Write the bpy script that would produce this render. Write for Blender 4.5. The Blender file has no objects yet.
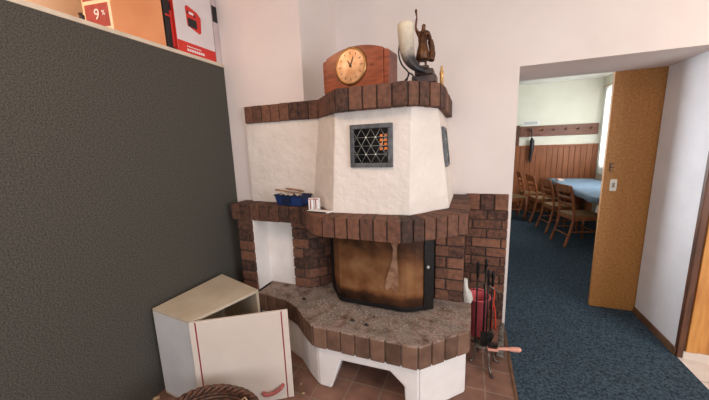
import bpy, bmesh, math, random
from mathutils import Vector, Matrix
random.seed(7)
S = bpy.context.scene
COL = S.collection
R = math.radians
PI = math.pi

# ------------------------------------------------------------ camera
cam = bpy.data.cameras.new('camera'); camo = bpy.data.objects.new('camera', cam); COL.objects.link(camo)
F_PX = 294.64
cam.sensor_fit = 'HORIZONTAL'; cam.sensor_width = 36.0; cam.lens = 36.0*F_PX/709.0; cam.clip_start = 0.02
yaw, pitch, roll = R(21.592), R(9.996), R(1.931)
fw = Vector((-math.sin(yaw)*math.cos(pitch), math.cos(yaw)*math.cos(pitch), -math.sin(pitch)))
rt = fw.cross(Vector((0,0,1))).normalized(); dn = fw.cross(rt)
rt2 = math.cos(roll)*rt + math.sin(roll)*dn; dn2 = -math.sin(roll)*rt + math.cos(roll)*dn
Mx = Matrix((rt2, -dn2, -fw)).transposed().to_4x4(); Mx.translation = Vector((0,0,1.5))
camo.matrix_world = Mx
S.camera = camo

# ------------------------------------------------------------ world, lights, exposure
w = bpy.data.worlds.new('world'); S.world = w; w.use_nodes = True
w.node_tree.nodes['Background'].inputs[0].default_value = (0.75,0.85,1,1)
w.node_tree.nodes['Background'].inputs[1].default_value = 0.8
S.view_settings.view_transform = 'Standard'; S.view_settings.look = 'None'
S.view_settings.exposure = -0.30; S.view_settings.gamma = 1.0; S.view_settings.use_curve_mapping = False

def area(name, loc, target, sx, sy, power, col, spread=180):
    l = bpy.data.lights.new(name, 'AREA'); l.shape = 'RECTANGLE'; l.size = sx; l.size_y = sy
    l.energy = power; l.color = col; l.spread = R(spread)
    o = bpy.data.objects.new(name, l); COL.objects.link(o); o.location = loc
    o.rotation_euler = (Vector(target)-Vector(loc)).to_track_quat('-Z','Y').to_euler()
    return o
area('window_daylight', (0.15,-2.05,1.55), (0.3,2.0,1.1), 2.6, 1.4, 50, (0.93,0.96,1.0))
area('right_window_daylight', (2.88,-0.3,1.6), (0.0,1.6,1.3), 1.5, 1.3, 82, (0.86,0.93,1.0))
area('ceiling_lamp_light', (-0.75,0.15,2.62), (-0.75,0.35,0), 0.9, 0.9, 18, (1.0,0.76,0.58))
area('lamp_over_cupboard', (-2.0,0.3,2.65), (-2.0,1.2,2.2), 0.25, 0.25, 7, (1.0,0.62,0.38))
area('far_window_daylight', (2.36,5.95,1.75), (0.9,6.6,1.4), 0.9, 1.1, 50, (0.92,0.97,1.0))
area('curtained_window_daylight', (2.395,6.88,1.7), (1.0,6.88,1.7), 0.5, 1.4, 26, (0.95,0.98,1.0))
area('jamb_fill_light', (-0.32,4.5,1.7), (1.4,2.85,1.35), 1.0, 1.2, 11, (0.90,0.95,1.0), 60)  # unseen fill light added to brighten the right jamb
area('corridor_lamp_light', (2.3,1.3,2.5), (2.0,2.5,1.0), 0.4, 0.4, 14, (1.0,0.78,0.50))

# ------------------------------------------------------------ materials
def lin(c):
    return tuple(((v/255)/12.92 if v/255 <= 0.04045 else ((v/255+0.055)/1.055)**2.4) for v in c)+(1,)
MATS = {}
def mat(name, c1, c2=None, scale=8, rough=0.7, bump=0.0, bscale=None, detail=4, metal=0.0, stretch=(1,1,1), attr=None, bdist=0.004, spec=0.5, lo=0.35, hi=0.65):
    if name in MATS: return MATS[name]
    m = bpy.data.materials.new(name); MATS[name] = m; m.use_nodes = True
    nt = m.node_tree; N = nt.nodes; L = nt.links; b = N['Principled BSDF']
    b.inputs['Roughness'].default_value = rough; b.inputs['Metallic'].default_value = metal
    b.inputs['Specular IOR Level'].default_value = spec
    tc = N.new('ShaderNodeTexCoord'); mp = N.new('ShaderNodeMapping'); mp.inputs['Scale'].default_value = stretch
    L.new(tc.outputs['Object'], mp.inputs[0])
    no = N.new('ShaderNodeTexNoise'); no.inputs['Scale'].default_value = scale; no.inputs['Detail'].default_value = detail
    L.new(mp.outputs[0], no.inputs['Vector'])
    rp = N.new('ShaderNodeValToRGB'); rp.color_ramp.elements[0].position = lo; rp.color_ramp.elements[1].position = hi
    rp.color_ramp.elements[0].color = lin(c1); rp.color_ramp.elements[1].color = lin(c2 or c1)
    if attr:
        at = N.new('ShaderNodeAttribute'); at.attribute_name = attr
        ma = N.new('ShaderNodeMath'); ma.operation = 'MULTIPLY_ADD'; ma.inputs[1].default_value = 0.35; 
        mb = N.new('ShaderNodeMath'); mb.operation = 'MULTIPLY'; mb.inputs[1].default_value = 0.65
        L.new(no.outputs[0], mb.inputs[0]); L.new(at.outputs['Fac'], ma.inputs[0]); L.new(mb.outputs[0], ma.inputs[2])
        L.new(ma.outputs[0], rp.inputs[0])
    else: L.new(no.outputs[0], rp.inputs[0])
    L.new(rp.outputs[0], b.inputs['Base Color'])
    if bump:
        n2 = N.new('ShaderNodeTexNoise'); n2.inputs['Scale'].default_value = bscale or scale; n2.inputs['Detail'].default_value = 3
        L.new(mp.outputs[0], n2.inputs['Vector'])
        bp = N.new('ShaderNodeBump'); bp.inputs['Strength'].default_value = bump; bp.inputs['Distance'].default_value = bdist
        L.new(n2.outputs[0], bp.inputs['Height']); L.new(bp.outputs[0], b.inputs['Normal'])
    return m
wall_m = mat('painted_wall', (227,212,205), (233,219,212), 2.5, 0.85, 0.25, 60, bdist=0.002)
jamb_m = mat('cool_white_paint', (228,228,232), (234,234,238), 6, 0.85, 0.5, 40, bdist=0.003)
ceil_m = mat('ceiling_paint', (236,232,226), (240,236,230), 3, 0.9)
plaster_m = mat('rough_plaster', (224,211,200), (232,220,210), 5, 0.9, 0.8, 22, bdist=0.010)
base_m = mat('white_base_plaster', (232,224,218), (242,234,229), 6, 0.85, 0.5, 25, bdist=0.004)
darkmatte_m = mat('dark_matte', (38,32,28), (60,52,46), 12, 0.95, 0.5, 40)
brick_m = mat('brown_brick', (54,36,30), (124,82,62), 34, 0.85, 0.6, 90, attr='rnd', bdist=0.003, lo=0.3, hi=0.72)
brick_red_m = mat('red_brown_brick', (64,40,32), (142,94,70), 34, 0.85, 0.6, 90, attr='rnd', bdist=0.003, lo=0.3, hi=0.72)
brick_dusty_m = mat('ash_dusted_brick', (88,62,48), (134,100,80), 14, 0.95, 0.8, 60, attr='rnd', bdist=0.004, lo=0.3, hi=0.7)
mortar_m = mat('mortar', (70,54,46), (96,78,68), 40, 0.95, 0.5, 80)
mortar_dk_m = mat('dark_mortar', (56,42,36), (78,60,52), 40, 0.95, 0.5, 80)
felt_m = mat('grey_felt', (68,66,60), (96,91,84), 150, 1.0, 0.8, 300, spec=0.1, bdist=0.003)
cream_wood_m = mat('pale_board', (206,190,168), (222,206,184), 10, 0.6)
carpet_m = mat('blue_carpet', (44,56,66), (84,102,116), 70, 1.0, 1.0, 200, spec=0.05, bdist=0.008, detail=10)
orangewood_m = mat('golden_wood', (186,118,56), (212,148,76), 6, 0.45, stretch=(6,6,0.6))
particle_m = mat('brown_fibreboard', (156,102,46), (180,124,62), 60, 0.6, 0.2, 60, detail=8)
darkwood_m = mat('dark_stained_wood', (74,42,26), (104,62,38), 8, 0.5, stretch=(5,5,0.7))
trim_m = mat('brown_trim', (96,66,46), (120,86,60), 10, 0.6)
paneling_m = mat('wainscot_wood', (128,72,38), (158,92,50), 5, 0.5, stretch=(9,9,0.8))
clockwood_m = mat('reddish_polished_wood', (120,54,32), (156,78,48), 5, 0.28, stretch=(2,8,10))
brass_m = mat('brass', (196,150,92), (216,172,112), 20, 0.3, metal=0.8)
dial_m = mat('gilt_dial', (176,136,100), (216,182,150), 14, 0.3, metal=0.5)
black_m = mat('black_metal', (22,20,20), (34,32,31), 30, 0.45, metal=0.4)
iron_m = mat('worn_iron', (78,70,64), (128,116,106), 60, 0.5, metal=0.7)
bronze_m = mat('dark_bronze', (64,38,22), (112,72,44), 30, 0.38, 0.3, 60, metal=0.6)
darkbase_m = mat('dark_marble', (46,30,26), (74,50,42), 25, 0.35)
greyframe_m = mat('pewter_frame', (78,78,80), (104,104,106), 30, 0.45, 0.2, 50, metal=0.4)
lead_m = mat('lead_came', (128,130,124), (156,156,148), 40, 0.4, metal=0.3)
white_m = mat('white_laminate', (214,198,185), (222,208,196), 3, 0.5)
white_in_m = mat('aged_white_board', (192,174,150), (210,194,172), 4, 0.6)
maroon_m = mat('maroon_stripe', (136,38,52), (150,48,60), 10, 0.5)
handle_m = mat('dusty_red_plastic', (168,84,84), (186,104,102), 10, 0.45)
blue_m = mat('navy_plastic', (24,46,92), (34,60,114), 12, 0.45)
dkblue_m = mat('dark_navy_plastic', (16,26,50), (22,34,62), 12, 0.5)
twig_m = mat('dry_twig', (120,84,62), (170,128,96), 30, 0.8)
paper_m = mat('white_paper', (226,222,218), (236,232,228), 10, 0.8)
wick_m = mat('wicker_brown', (50,30,22), (104,66,46), 60, 0.55, 0.5, 90)
bark_m = mat('bark', (62,50,40), (110,98,80), 25, 0.9, 1.0, 40, bdist=0.01)
splint_m = mat('split_wood', (176,146,110), (200,170,134), 14, 0.8)
orange_m = mat('orange_cardboard', (232,150,98), (240,162,110), 5, 0.7)
cardbrown_m = mat('brown_cardboard', (178,142,96), (190,156,110), 8, 0.8)
label_m = mat('maroon_label', (150,62,58), (166,76,70), 30, 0.7)
red_m = mat('red_print', (204,42,34), (214,52,42), 8, 0.5)
boxwhite_m = mat('printed_white_card', (220,208,206), (228,218,216), 6, 0.5)
black_print_m = mat('black_print', (26,22,24), (34,30,32), 8, 0.5)
greycard_m = mat('grey_pink_card', (196,176,176), (208,190,188), 8, 0.6)
pinkred_m = mat('pinkish_red_plastic', (214,88,98), (228,108,114), 9, 0.5)
pinkwood_m = mat('pinkish_wood', (206,140,122), (222,160,140), 12, 0.5)
pale_m = mat('pale_paper', (206,200,188), (222,216,206), 18, 0.85, 0.6, 30)
cloth_m = mat('blue_grey_cloth', (108,130,150), (122,144,164), 10, 0.8)
curtain_m = mat('white_curtain', (232,232,226), (240,240,236), 6, 0.9)
_nt = curtain_m.node_tree; _tr = _nt.nodes.new('ShaderNodeBsdfTranslucent'); _tr.inputs[0].default_value = lin((240,240,234)); _mx = _nt.nodes.new('ShaderNodeMixShader'); _mx.inputs[0].default_value = 0.5
_nt.links.new(_nt.nodes['Principled BSDF'].outputs[0], _mx.inputs[1]); _nt.links.new(_tr.outputs[0], _mx.inputs[2]); _nt.links.new(_mx.outputs[0], _nt.nodes['Material Output'].inputs[0])
chairwood_m = mat('honey_brown_wood', (116,62,32), (166,98,56), 8, 0.42, stretch=(4,4,1))
seat_m = mat('brown_seat_pad', (122,92,60), (144,112,76), 20, 0.7)
shade_m = mat('switch_plastic', (220,212,196), (226,218,202), 5, 0.4)
ash_m = mat('ash', (120,108,98), (200,190,180), 90, 1.0)

def horn_mat():
    m = bpy.data.materials.new('cow_horn'); m.use_nodes = True; nt = m.node_tree; N = nt.nodes; L = nt.links; b = N['Principled BSDF']
    b.inputs['Roughness'].default_value = 0.35
    at = N.new('ShaderNodeAttribute'); at.attribute_name = 'rnd'
    tc = N.new('ShaderNodeTexCoord'); no = N.new('ShaderNodeTexNoise'); no.inputs['Scale'].default_value = 30; L.new(tc.outputs['Object'], no.inputs['Vector'])
    ma = N.new('ShaderNodeMath'); ma.operation = 'MULTIPLY_ADD'; ma.inputs[1].default_value = 0.3; L.new(no.outputs[0], ma.inputs[0]); L.new(at.outputs['Fac'], ma.inputs[2])
    rp = N.new('ShaderNodeValToRGB'); e = rp.color_ramp.elements
    e[0].position = 0.3; e[0].color = lin((222,206,178)); e[1].position = 1.0; e[1].color = lin((30,28,30))
    k = e.new(0.60); k.color = lin((170,158,142)); k = e.new(0.76); k.color = lin((60,56,58))
    L.new(ma.outputs[0], rp.inputs[0]); L.new(rp.outputs[0], b.inputs['Base Color']); return m
horn_m = horn_mat()
def settle_dust(m, c, amt=0.74, scale=14):
    nt = m.node_tree; N = nt.nodes; L = nt.links; b = N['Principled BSDF']
    src = b.inputs['Base Color'].links[0].from_socket
    ge = N.new('ShaderNodeNewGeometry'); sp_ = N.new('ShaderNodeSeparateXYZ'); L.new(ge.outputs['True Normal'], sp_.inputs[0])
    mr = N.new('ShaderNodeMapRange'); mr.inputs[1].default_value = 0.2; mr.inputs[2].default_value = 0.95; mr.inputs[4].default_value = amt; L.new(sp_.outputs[2], mr.inputs[0])
    tc = N.new('ShaderNodeTexCoord'); no = N.new('ShaderNodeTexNoise'); no.inputs['Scale'].default_value = scale; no.inputs['Detail'].default_value = 8; L.new(tc.outputs['Object'], no.inputs['Vector'])
    mr2 = N.new('ShaderNodeMapRange'); mr2.inputs[1].default_value = 0.3; mr2.inputs[2].default_value = 0.55; L.new(no.outputs[0], mr2.inputs[0])
    mu = N.new('ShaderNodeMath'); mu.operation = 'MULTIPLY'; L.new(mr.outputs[0], mu.inputs[0]); L.new(mr2.outputs[0], mu.inputs[1])
    no3 = N.new('ShaderNodeTexNoise'); no3.inputs['Scale'].default_value = 70; no3.inputs['Detail'].default_value = 4; L.new(tc.outputs['Object'], no3.inputs['Vector'])
    rp = N.new('ShaderNodeValToRGB'); rp.color_ramp.elements[0].position = 0.35; rp.color_ramp.elements[1].position = 0.65
    rp.color_ramp.elements[0].color = lin([v*0.78 for v in c]); rp.color_ramp.elements[1].color = lin([min(255,v*1.12) for v in c]); L.new(no3.outputs[0], rp.inputs[0])
    mx = N.new('ShaderNodeMix'); mx.data_type = 'RGBA'; L.new(mu.outputs[0], mx.inputs[0]); L.new(src, mx.inputs[6]); L.new(rp.outputs[0], mx.inputs[7]); L.new(mx.outputs[2], b.inputs['Base Color'])
settle_dust(brick_dusty_m, (166,148,138))

def firedoor_mat():   # heat-stained, sooty glass: brown tarnish with a pale streak
    m = bpy.data.materials.new('heat_stained_glass'); m.use_nodes = True; nt = m.node_tree; N = nt.nodes; L = nt.links; b = N['Principled BSDF']
    b.inputs['Roughness'].default_value = 0.32
    tc = N.new('ShaderNodeTexCoord')
    sep = N.new('ShaderNodeSeparateXYZ'); L.new(tc.outputs['Object'], sep.inputs[0])
    no = N.new('ShaderNodeTexNoise'); no.inputs['Scale'].default_value = 7; no.inputs['Detail'].default_value = 8; L.new(tc.outputs['Object'], no.inputs['Vector'])
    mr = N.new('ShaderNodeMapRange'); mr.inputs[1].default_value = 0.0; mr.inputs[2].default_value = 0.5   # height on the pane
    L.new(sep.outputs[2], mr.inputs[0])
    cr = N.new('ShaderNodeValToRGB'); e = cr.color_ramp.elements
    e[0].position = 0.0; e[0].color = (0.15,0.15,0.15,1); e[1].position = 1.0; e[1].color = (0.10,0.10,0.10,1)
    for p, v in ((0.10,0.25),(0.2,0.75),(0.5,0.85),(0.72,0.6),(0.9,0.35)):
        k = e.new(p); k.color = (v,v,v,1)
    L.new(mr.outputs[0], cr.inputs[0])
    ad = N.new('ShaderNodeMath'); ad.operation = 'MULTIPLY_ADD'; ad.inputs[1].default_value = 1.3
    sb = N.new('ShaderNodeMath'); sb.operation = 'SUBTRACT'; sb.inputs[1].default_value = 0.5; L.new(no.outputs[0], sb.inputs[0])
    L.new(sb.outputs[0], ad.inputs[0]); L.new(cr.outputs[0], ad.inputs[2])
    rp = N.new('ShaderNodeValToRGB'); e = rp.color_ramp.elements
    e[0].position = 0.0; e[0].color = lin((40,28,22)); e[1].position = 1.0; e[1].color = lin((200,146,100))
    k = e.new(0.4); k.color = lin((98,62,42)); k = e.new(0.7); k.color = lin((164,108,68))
    L.new(ad.outputs[0], rp.inputs[0]); L.new(rp.outputs[0], b.inputs['Base Color'])
    return m
firedoor_m = firedoor_mat()

def tile_mat(name, c1, c2, cm, size, mort=0.006):
    m = bpy.data.materials.new(name); m.use_nodes = True; nt = m.node_tree; N = nt.nodes; L = nt.links; b = N['Principled BSDF']
    b.inputs['Roughness'].default_value = 0.6
    tc = N.new('ShaderNodeTexCoord'); br = N.new('ShaderNodeTexBrick'); br.offset = 0.0; br.squash = 1.0
    mp = N.new('ShaderNodeMapping'); mp.inputs['Location'].default_value = (0.07,0.05,0); L.new(tc.outputs['Object'], mp.inputs[0])
    L.new(mp.outputs[0], br.inputs['Vector'])
    br.inputs['Scale'].default_value = 1.0; br.inputs['Brick Width'].default_value = size; br.inputs['Row Height'].default_value = size
    br.inputs['Mortar Size'].default_value = mort; br.inputs['Mortar Smooth'].default_value = 0.3
    br.inputs['Color1'].default_value = lin(c1); br.inputs['Color2'].default_value = lin(c2); br.inputs['Mortar'].default_value = lin(cm)
    no = N.new('ShaderNodeTexNoise'); no.inputs['Scale'].default_value = 9; no.inputs['Detail'].default_value = 6; L.new(tc.outputs['Object'], no.inputs['Vector'])
    mx = N.new('ShaderNodeMix'); mx.data_type = 'RGBA'; mx.blend_type = 'OVERLAY'; mx.inputs[0].default_value = 0.6
    L.new(br.outputs['Color'], mx.inputs[6]); L.new(no.outputs[0], mx.inputs[7]); L.new(mx.outputs[2], b.inputs['Base Color'])
    bp = N.new('ShaderNodeBump'); bp.inputs['Strength'].default_value = 0.5; bp.inputs['Distance'].default_value = 0.004; bp.invert = True
    L.new(br.outputs['Fac'], bp.inputs['Height']); L.new(bp.outputs[0], b.inputs['Normal'])
    return m
terracotta_m = tile_mat('terracotta_tiles', (112,80,66), (136,98,82), (138,114,98), 0.2)
whitetile_m = tile_mat('white_tiles', (214,204,196), (222,212,204), (170,160,150), 0.33, 0.004)

def glass_mat(name, col, rough=0.05, trans=1.0):
    m = bpy.data.materials.new(name); m.use_nodes = True; b = m.node_tree.nodes['Principled BSDF']
    no = m.node_tree.nodes.new('ShaderNodeTexNoise'); no.inputs['Scale'].default_value = 4
    mr = m.node_tree.nodes.new('ShaderNodeMapRange'); mr.inputs[3].default_value = rough; mr.inputs[4].default_value = rough+0.05
    m.node_tree.links.new(no.outputs[0], mr.inputs[0]); m.node_tree.links.new(mr.outputs[0], b.inputs['Roughness'])
    b.inputs['Base Color'].default_value = lin(col); b.inputs['Transmission Weight'].default_value = trans; return m
darkglass_m = glass_mat('dark_leaded_glass', (14,14,16), 0.1, 0.0)
glint_m = glass_mat('glint_pieces', (214,120,52), 0.2, 0.0)  # orange colour for the painted glint in the hood window
clearglass_m = glass_mat('clear_glass', (245,245,245), 0.02, 1.0)

# ------------------------------------------------------------ mesh helpers
def BM():
    bm = bmesh.new(); bm.verts.layers.float.new('rnd'); return bm
def setr(bm, vs, r=None):
    ly = bm.verts.layers.float['rnd']; r = random.random() if r is None else r
    for v in vs: v[ly] = r
def hexa(bm, P, mi=0, r=None):
    """eight corners: bottom 4 ccw, top 4 ccw"""
    vs = [bm.verts.new(p) for p in P]
    for f in ((3,2,1,0),(4,5,6,7),(0,1,5,4),(1,2,6,5),(2,3,7,6),(3,0,4,7)):
        bm.faces.new([vs[i] for i in f]).material_index = mi
    setr(bm, vs, r); return vs
def box(bm, c, s, rz=0, mi=0, M=None):
    x, y, z = s[0]/2, s[1]/2, s[2]/2
    P = [Vector((a*x,b*y,d*z)) for d in (-1,1) for a, b in ((-1,-1),(1,-1),(1,1),(-1,1))]
    Rm = (M or Matrix.Rotation(rz, 3, 'Z'))
    return hexa(bm, [Rm @ p + Vector(c) for p in P], mi)
def bb(bm, x0, x1, y0, y1, z0, z1, mi=0):
    return box(bm, ((x0+x1)/2,(y0+y1)/2,(z0+z1)/2), (abs(x1-x0),abs(y1-y0),abs(z1-z0)), mi=mi)
def prism(bm, poly, z0, z1, top=None, mi=0, r=0.5):
    top = top or poly; n = len(poly)
    a = [bm.verts.new((p[0],p[1],z0)) for p in poly]; b = [bm.verts.new((p[0],p[1],z1)) for p in top]
    setr(bm, a+b, r)
    fs = [bm.faces.new(a[::-1]), bm.faces.new(b)]
    for i in range(n): fs.append(bm.faces.new((a[i],a[(i+1)%n],b[(i+1)%n],b[i])))
    for f in fs: f.material_index = mi
    return fs
def extr(bm, prof, M, depth, mi=0):
    """profile in local xy extruded along local z, placed by 4x4 M"""
    n = len(prof)
    a = [bm.verts.new(M @ Vector((p[0],p[1],0))) for p in prof]; b = [bm.verts.new(M @ Vector((p[0],p[1],depth))) for p in prof]
    setr(bm, a+b, 0.5)
    fs = [bm.faces.new(a[::-1]), bm.faces.new(b)]
    for i in range(n): fs.append(bm.faces.new((a[i],a[(i+1)%n],b[(i+1)%n],b[i])))
    for f in fs: f.material_index = mi
def tube(bm, pts, r, seg=8, mi=0, rn=None, cap=True):
    pts = [Vector(p) for p in pts]; n = len(pts); rs = r if isinstance(r, (list,tuple)) else [r]*n
    if len(rs) != n:
        rr_ = rs; rs = []
        for i in range(n):
            q = i/(n-1)*(len(rr_)-1); k = min(int(q), len(rr_)-2); rs.append(rr_[k]+(rr_[k+1]-rr_[k])*(q-k))
    rings = []; prev = None; ly = bm.verts.layers.float['rnd']
    for i, p in enumerate(pts):
        t = (pts[min(i+1,n-1)]-pts[max(i-1,0)]).normalized()
        if prev is None:
            u = t.orthogonal().normalized()
        else:
            u = (prev - t*prev.dot(t)).normalized()
        prev = u; v = t.cross(u)
        ring = [bm.verts.new(p + (u*math.cos(2*PI*k/seg)+v*math.sin(2*PI*k/seg))*rs[i]) for k in range(seg)]
        for q in ring: q[ly] = (rn[i] if rn else 0.5)
        rings.append(ring)
    for i in range(n-1):
        for k in range(seg):
            f = bm.faces.new((rings[i][k],rings[i][(k+1)%seg],rings[i+1][(k+1)%seg],rings[i+1][k])); f.smooth = True; f.material_index = mi
    if cap:
        bm.faces.new(rings[0][::-1]).material_index = mi; bm.faces.new(rings[-1]).material_index = mi
    return rings
def lathe(bm, prof, c=(0,0,0), seg=20, M=None, mi=0, smooth=True):
    rings = []
    for r, z in prof:
        ring = []
        for k in range(seg):
            p = Vector((r*math.cos(2*PI*k/seg), r*math.sin(2*PI*k/seg), z))
            if M: p = M @ p
            ring.append(bm.verts.new(p+Vector(c)))
        rings.append(ring)
    for i in range(len(prof)-1):
        for k in range(seg):
            f = bm.faces.new((rings[i][k],rings[i][(k+1)%seg],rings[i+1][(k+1)%seg],rings[i+1][k])); f.smooth = smooth; f.material_index = mi
    bm.faces.new(rings[0][::-1]).material_index = mi; bm.faces.new(rings[-1]).material_index = mi
def lerp(a, b, t): return Vector(a)*(1-t)+Vector(b)*t
def smoothpts(P, n=5):
    P = [Vector(p) for p in P]; out = []
    for i in range(len(P)-1):
        p0, p1, p2, p3 = P[max(i-1,0)], P[i], P[i+1], P[min(i+2,len(P)-1)]
        for k in range(n):
            t = k/n
            out.append(0.5*((2*p1)+(-p0+p2)*t+(2*p0-5*p1+4*p2-p3)*t*t+(-p0+3*p1-3*p2+p3)*t**3))
    out.append(P[-1]); return out

def obj(name, bm, m, parent=None, bevel=0, local=False, seg=2):
    me = bpy.data.meshes.new(name)
    if parent is not None and not local:
        bmesh.ops.translate(bm, verts=bm.verts[:], vec=-parent_world(parent))
    bmesh.ops.recalc_face_normals(bm, faces=bm.faces[:])
    bm.to_mesh(me); bm.free()
    for q in (m if isinstance(m, (list,tuple)) else [m]): me.materials.append(q)
    o = bpy.data.objects.new(name, me); COL.objects.link(o)
    if parent is not None: o.parent = parent
    if bevel:
        md = o.modifiers.new('bevel','BEVEL'); md.width = bevel; md.segments = seg; md.limit_method = 'ANGLE'; md.angle_limit = R(40)
    return o
def parent_world(p):
    v = Vector((0,0,0))
    while p is not None: v += p.location; p = p.parent
    return v
def tag(o, label, cat, group=None, kind=None):
    if label: o['label'] = label
    if cat: o['category'] = cat
    if group: o['group'] = group
    if kind: o['kind'] = kind
    return o
def thing(name, label, cat, loc=(0,0,0), rz=0, group=None):
    o = bpy.data.objects.new(name, None); o.empty_display_size = 0.05; COL.objects.link(o)
    o.location = loc; o.rotation_euler = (0,0,rz)
    return tag(o, label, cat, group)
def solo(name, bm, m, label, cat, loc, bevel=0, group=None, rz=0):
    """a one-mesh thing: verts in world space are moved so the origin sits at loc"""
    bmesh.ops.translate(bm, verts=bm.verts[:], vec=-Vector(loc))
    o = obj(name, bm, m, bevel=bevel); o.location = loc; o.rotation_euler = (0,0,rz)
    return tag(o, label, cat, group)
def struct(name, bm, m, bevel=0, label=None):
    o = obj(name, bm, m, bevel=bevel); o['kind'] = 'structure'
    if label: o['label'] = label
    return o
def text(name, body, size, M, m, parent, depth=0.0006):
    cu = bpy.data.curves.new(name, 'FONT'); cu.body = body; cu.size = size; cu.extrude = depth; cu.align_x = 'CENTER'; cu.align_y = 'CENTER'
    tmp = bpy.data.objects.new('tmp', cu); me = bpy.data.meshes.new_from_object(tmp); bpy.data.objects.remove(tmp)
    me.materials.clear(); me.materials.append(m)
    o = bpy.data.objects.new(name, me); COL.objects.link(o); o.parent = parent
    o.matrix_local = Matrix.Translation(-parent_world(parent)) @ M
    return o
def noise_disp(bm, cuts, amp, sc=9.0):
    from mathutils import noise
    bmesh.ops.subdivide_edges(bm, edges=bm.edges[:], cuts=cuts, use_grid_fill=True)
    bm.normal_update()
    for v in bm.verts:
        v.co += v.normal*amp*noise.noise(v.co*sc)

# ------------------------------------------------------------ structure
YW, YL, XO0, XO1, YB = 2.50, 1.90, 0.305, 1.375, 3.08
XS = -1.11
CZ = 2.75
bm = BM(); bb(bm, -2.6, XO0, -2.3, YW, -0.05, 0); struct('floor', bm, terracotta_m, label='terracotta tiled floor in front of the fireplace')
bm = BM(); prism(bm, [(XO0,-2.3),(XO1,-2.3),(XO1,YB),(2.6,YB),(2.6,7.6),(-0.4,7.6),(-0.4,YB),(XO0,YB)], -0.05, 0.004)
struct('floor_carpet', bm, carpet_m, label='dark blue carpet running through the opening')
bm = BM(); bb(bm, XO1, 3.0, -2.3, YW, -0.05, 0.002); struct('floor_tile_right', bm, whitetile_m, label='white tiles beside the carpet')
bm = BM(); bb(bm, XO0-0.012, XO0+0.004, -2.3, 2.47, 0, 0.006); struct('trim_1', bm, trim_m, label='thin dark edge strip between tiles and carpet')
bm = BM(); bb(bm, -2.6, 3.0, -2.3, YW+0.6, CZ, CZ+0.05); struct('ceiling', bm, ceil_m)
# back wall: left portion with its return, then right portion with the thick opening
bm = BM()
lo_ = [(-2.6,YL),(XS,YL),(XS,YW),(XO0,YW),(XO0,YB),(-2.6,YB)]
v0 = [bm.verts.new((x,y,0)) for x, y in lo_]; v2 = [bm.verts.new((x,y,CZ)) for x, y in lo_]
e0, e1 = bm.verts.new((XO0,YW,2.03)), bm.verts.new((XO0,YB,2.03))
w0, w1, w2, w3 = [bm.verts.new(p) for p in ((XO1,YW,2.03),(XO1,YB,2.03),(XO1,YW,CZ),(XO1,YB,CZ))]
bm.faces.new(v0[::-1]); bm.faces.new((v2[0],v2[1],v2[2],v2[3],w2,w3,v2[4],v2[5]))
for a_, b_ in ((0,1),(1,2),(5,0)): bm.faces.new((v0[a_],v0[b_],v2[b_],v2[a_]))
bm.faces.new((v0[2],v0[3],e0,w0,w2,v2[3],v2[2])); bm.faces.new((v0[3],v0[4],e1,e0)); bm.faces.new((e0,e1,w1,w0)); bm.faces.new((w0,w1,w3,w2))
bm.faces.new((v0[4],v0[5],v2[5],v2[4],w3,w1,e1))
struct('wall_back', bm, wall_m)
bm = BM(); prism(bm, [(XO1,YW),(1.405,YW),(1.405,YB),(XO1,YB)], 0, CZ)
struct('wall_jamb_right', bm, jamb_m, bevel=0.004)
bm = BM(); bb(bm, 1.405, 3.0, YW+0.02, YB, 0, CZ); struct('wall_back_right', bm, wall_m)
bm = BM(); bb(bm, 2.95, 3.0, -2.3, -1.1, 0, CZ); bb(bm, 2.95, 3.0, 0.5, YW, 0, CZ); bb(bm, 2.95, 3.0, -1.1, 0.5, 0, 0.9); bb(bm, 2.95, 3.0, -1.1, 0.5, 2.3, CZ); struct('wall_right', bm, wall_m)
bm = BM(); bb(bm, -2.65, -2.6, -2.3, YL, 0, CZ); struct('wall_left', bm, mat('warm_cream_wall', (236,206,172), (242,214,182), 3, 0.85))
bm = BM()
bb(bm, -2.6, -1.2, -2.35, -2.3, 0, CZ); bb(bm, 1.5, 3.0, -2.35, -2.3, 0, CZ); bb(bm, -1.2, 1.5, -2.35, -2.3, 0, 0.8); bb(bm, -1.2, 1.5, -2.35, -2.3, 2.3, CZ)
struct('wall_rear', bm, wall_m)
bm = BM(); bb(bm, XO1-0.012, XO1, YW+0.0, YB-0.01, 0, 0.06); struct('baseboard_right', bm, trim_m, 0.003)
bm = BM(); bb(bm, XO1-0.004, 1.408, YW-0.014, YW+0.02, 0.0, 2.75); struct('trim_2', bm, darkwood_m, 0.004, label='dark wooden corner trim beside the golden door')
bm = BM(); bb(bm, 1.40, 2.9, YW-0.02, YW+0.02, 0.0, 0.055); struct('baseboard_door', bm, white_m, 0.003)
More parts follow.
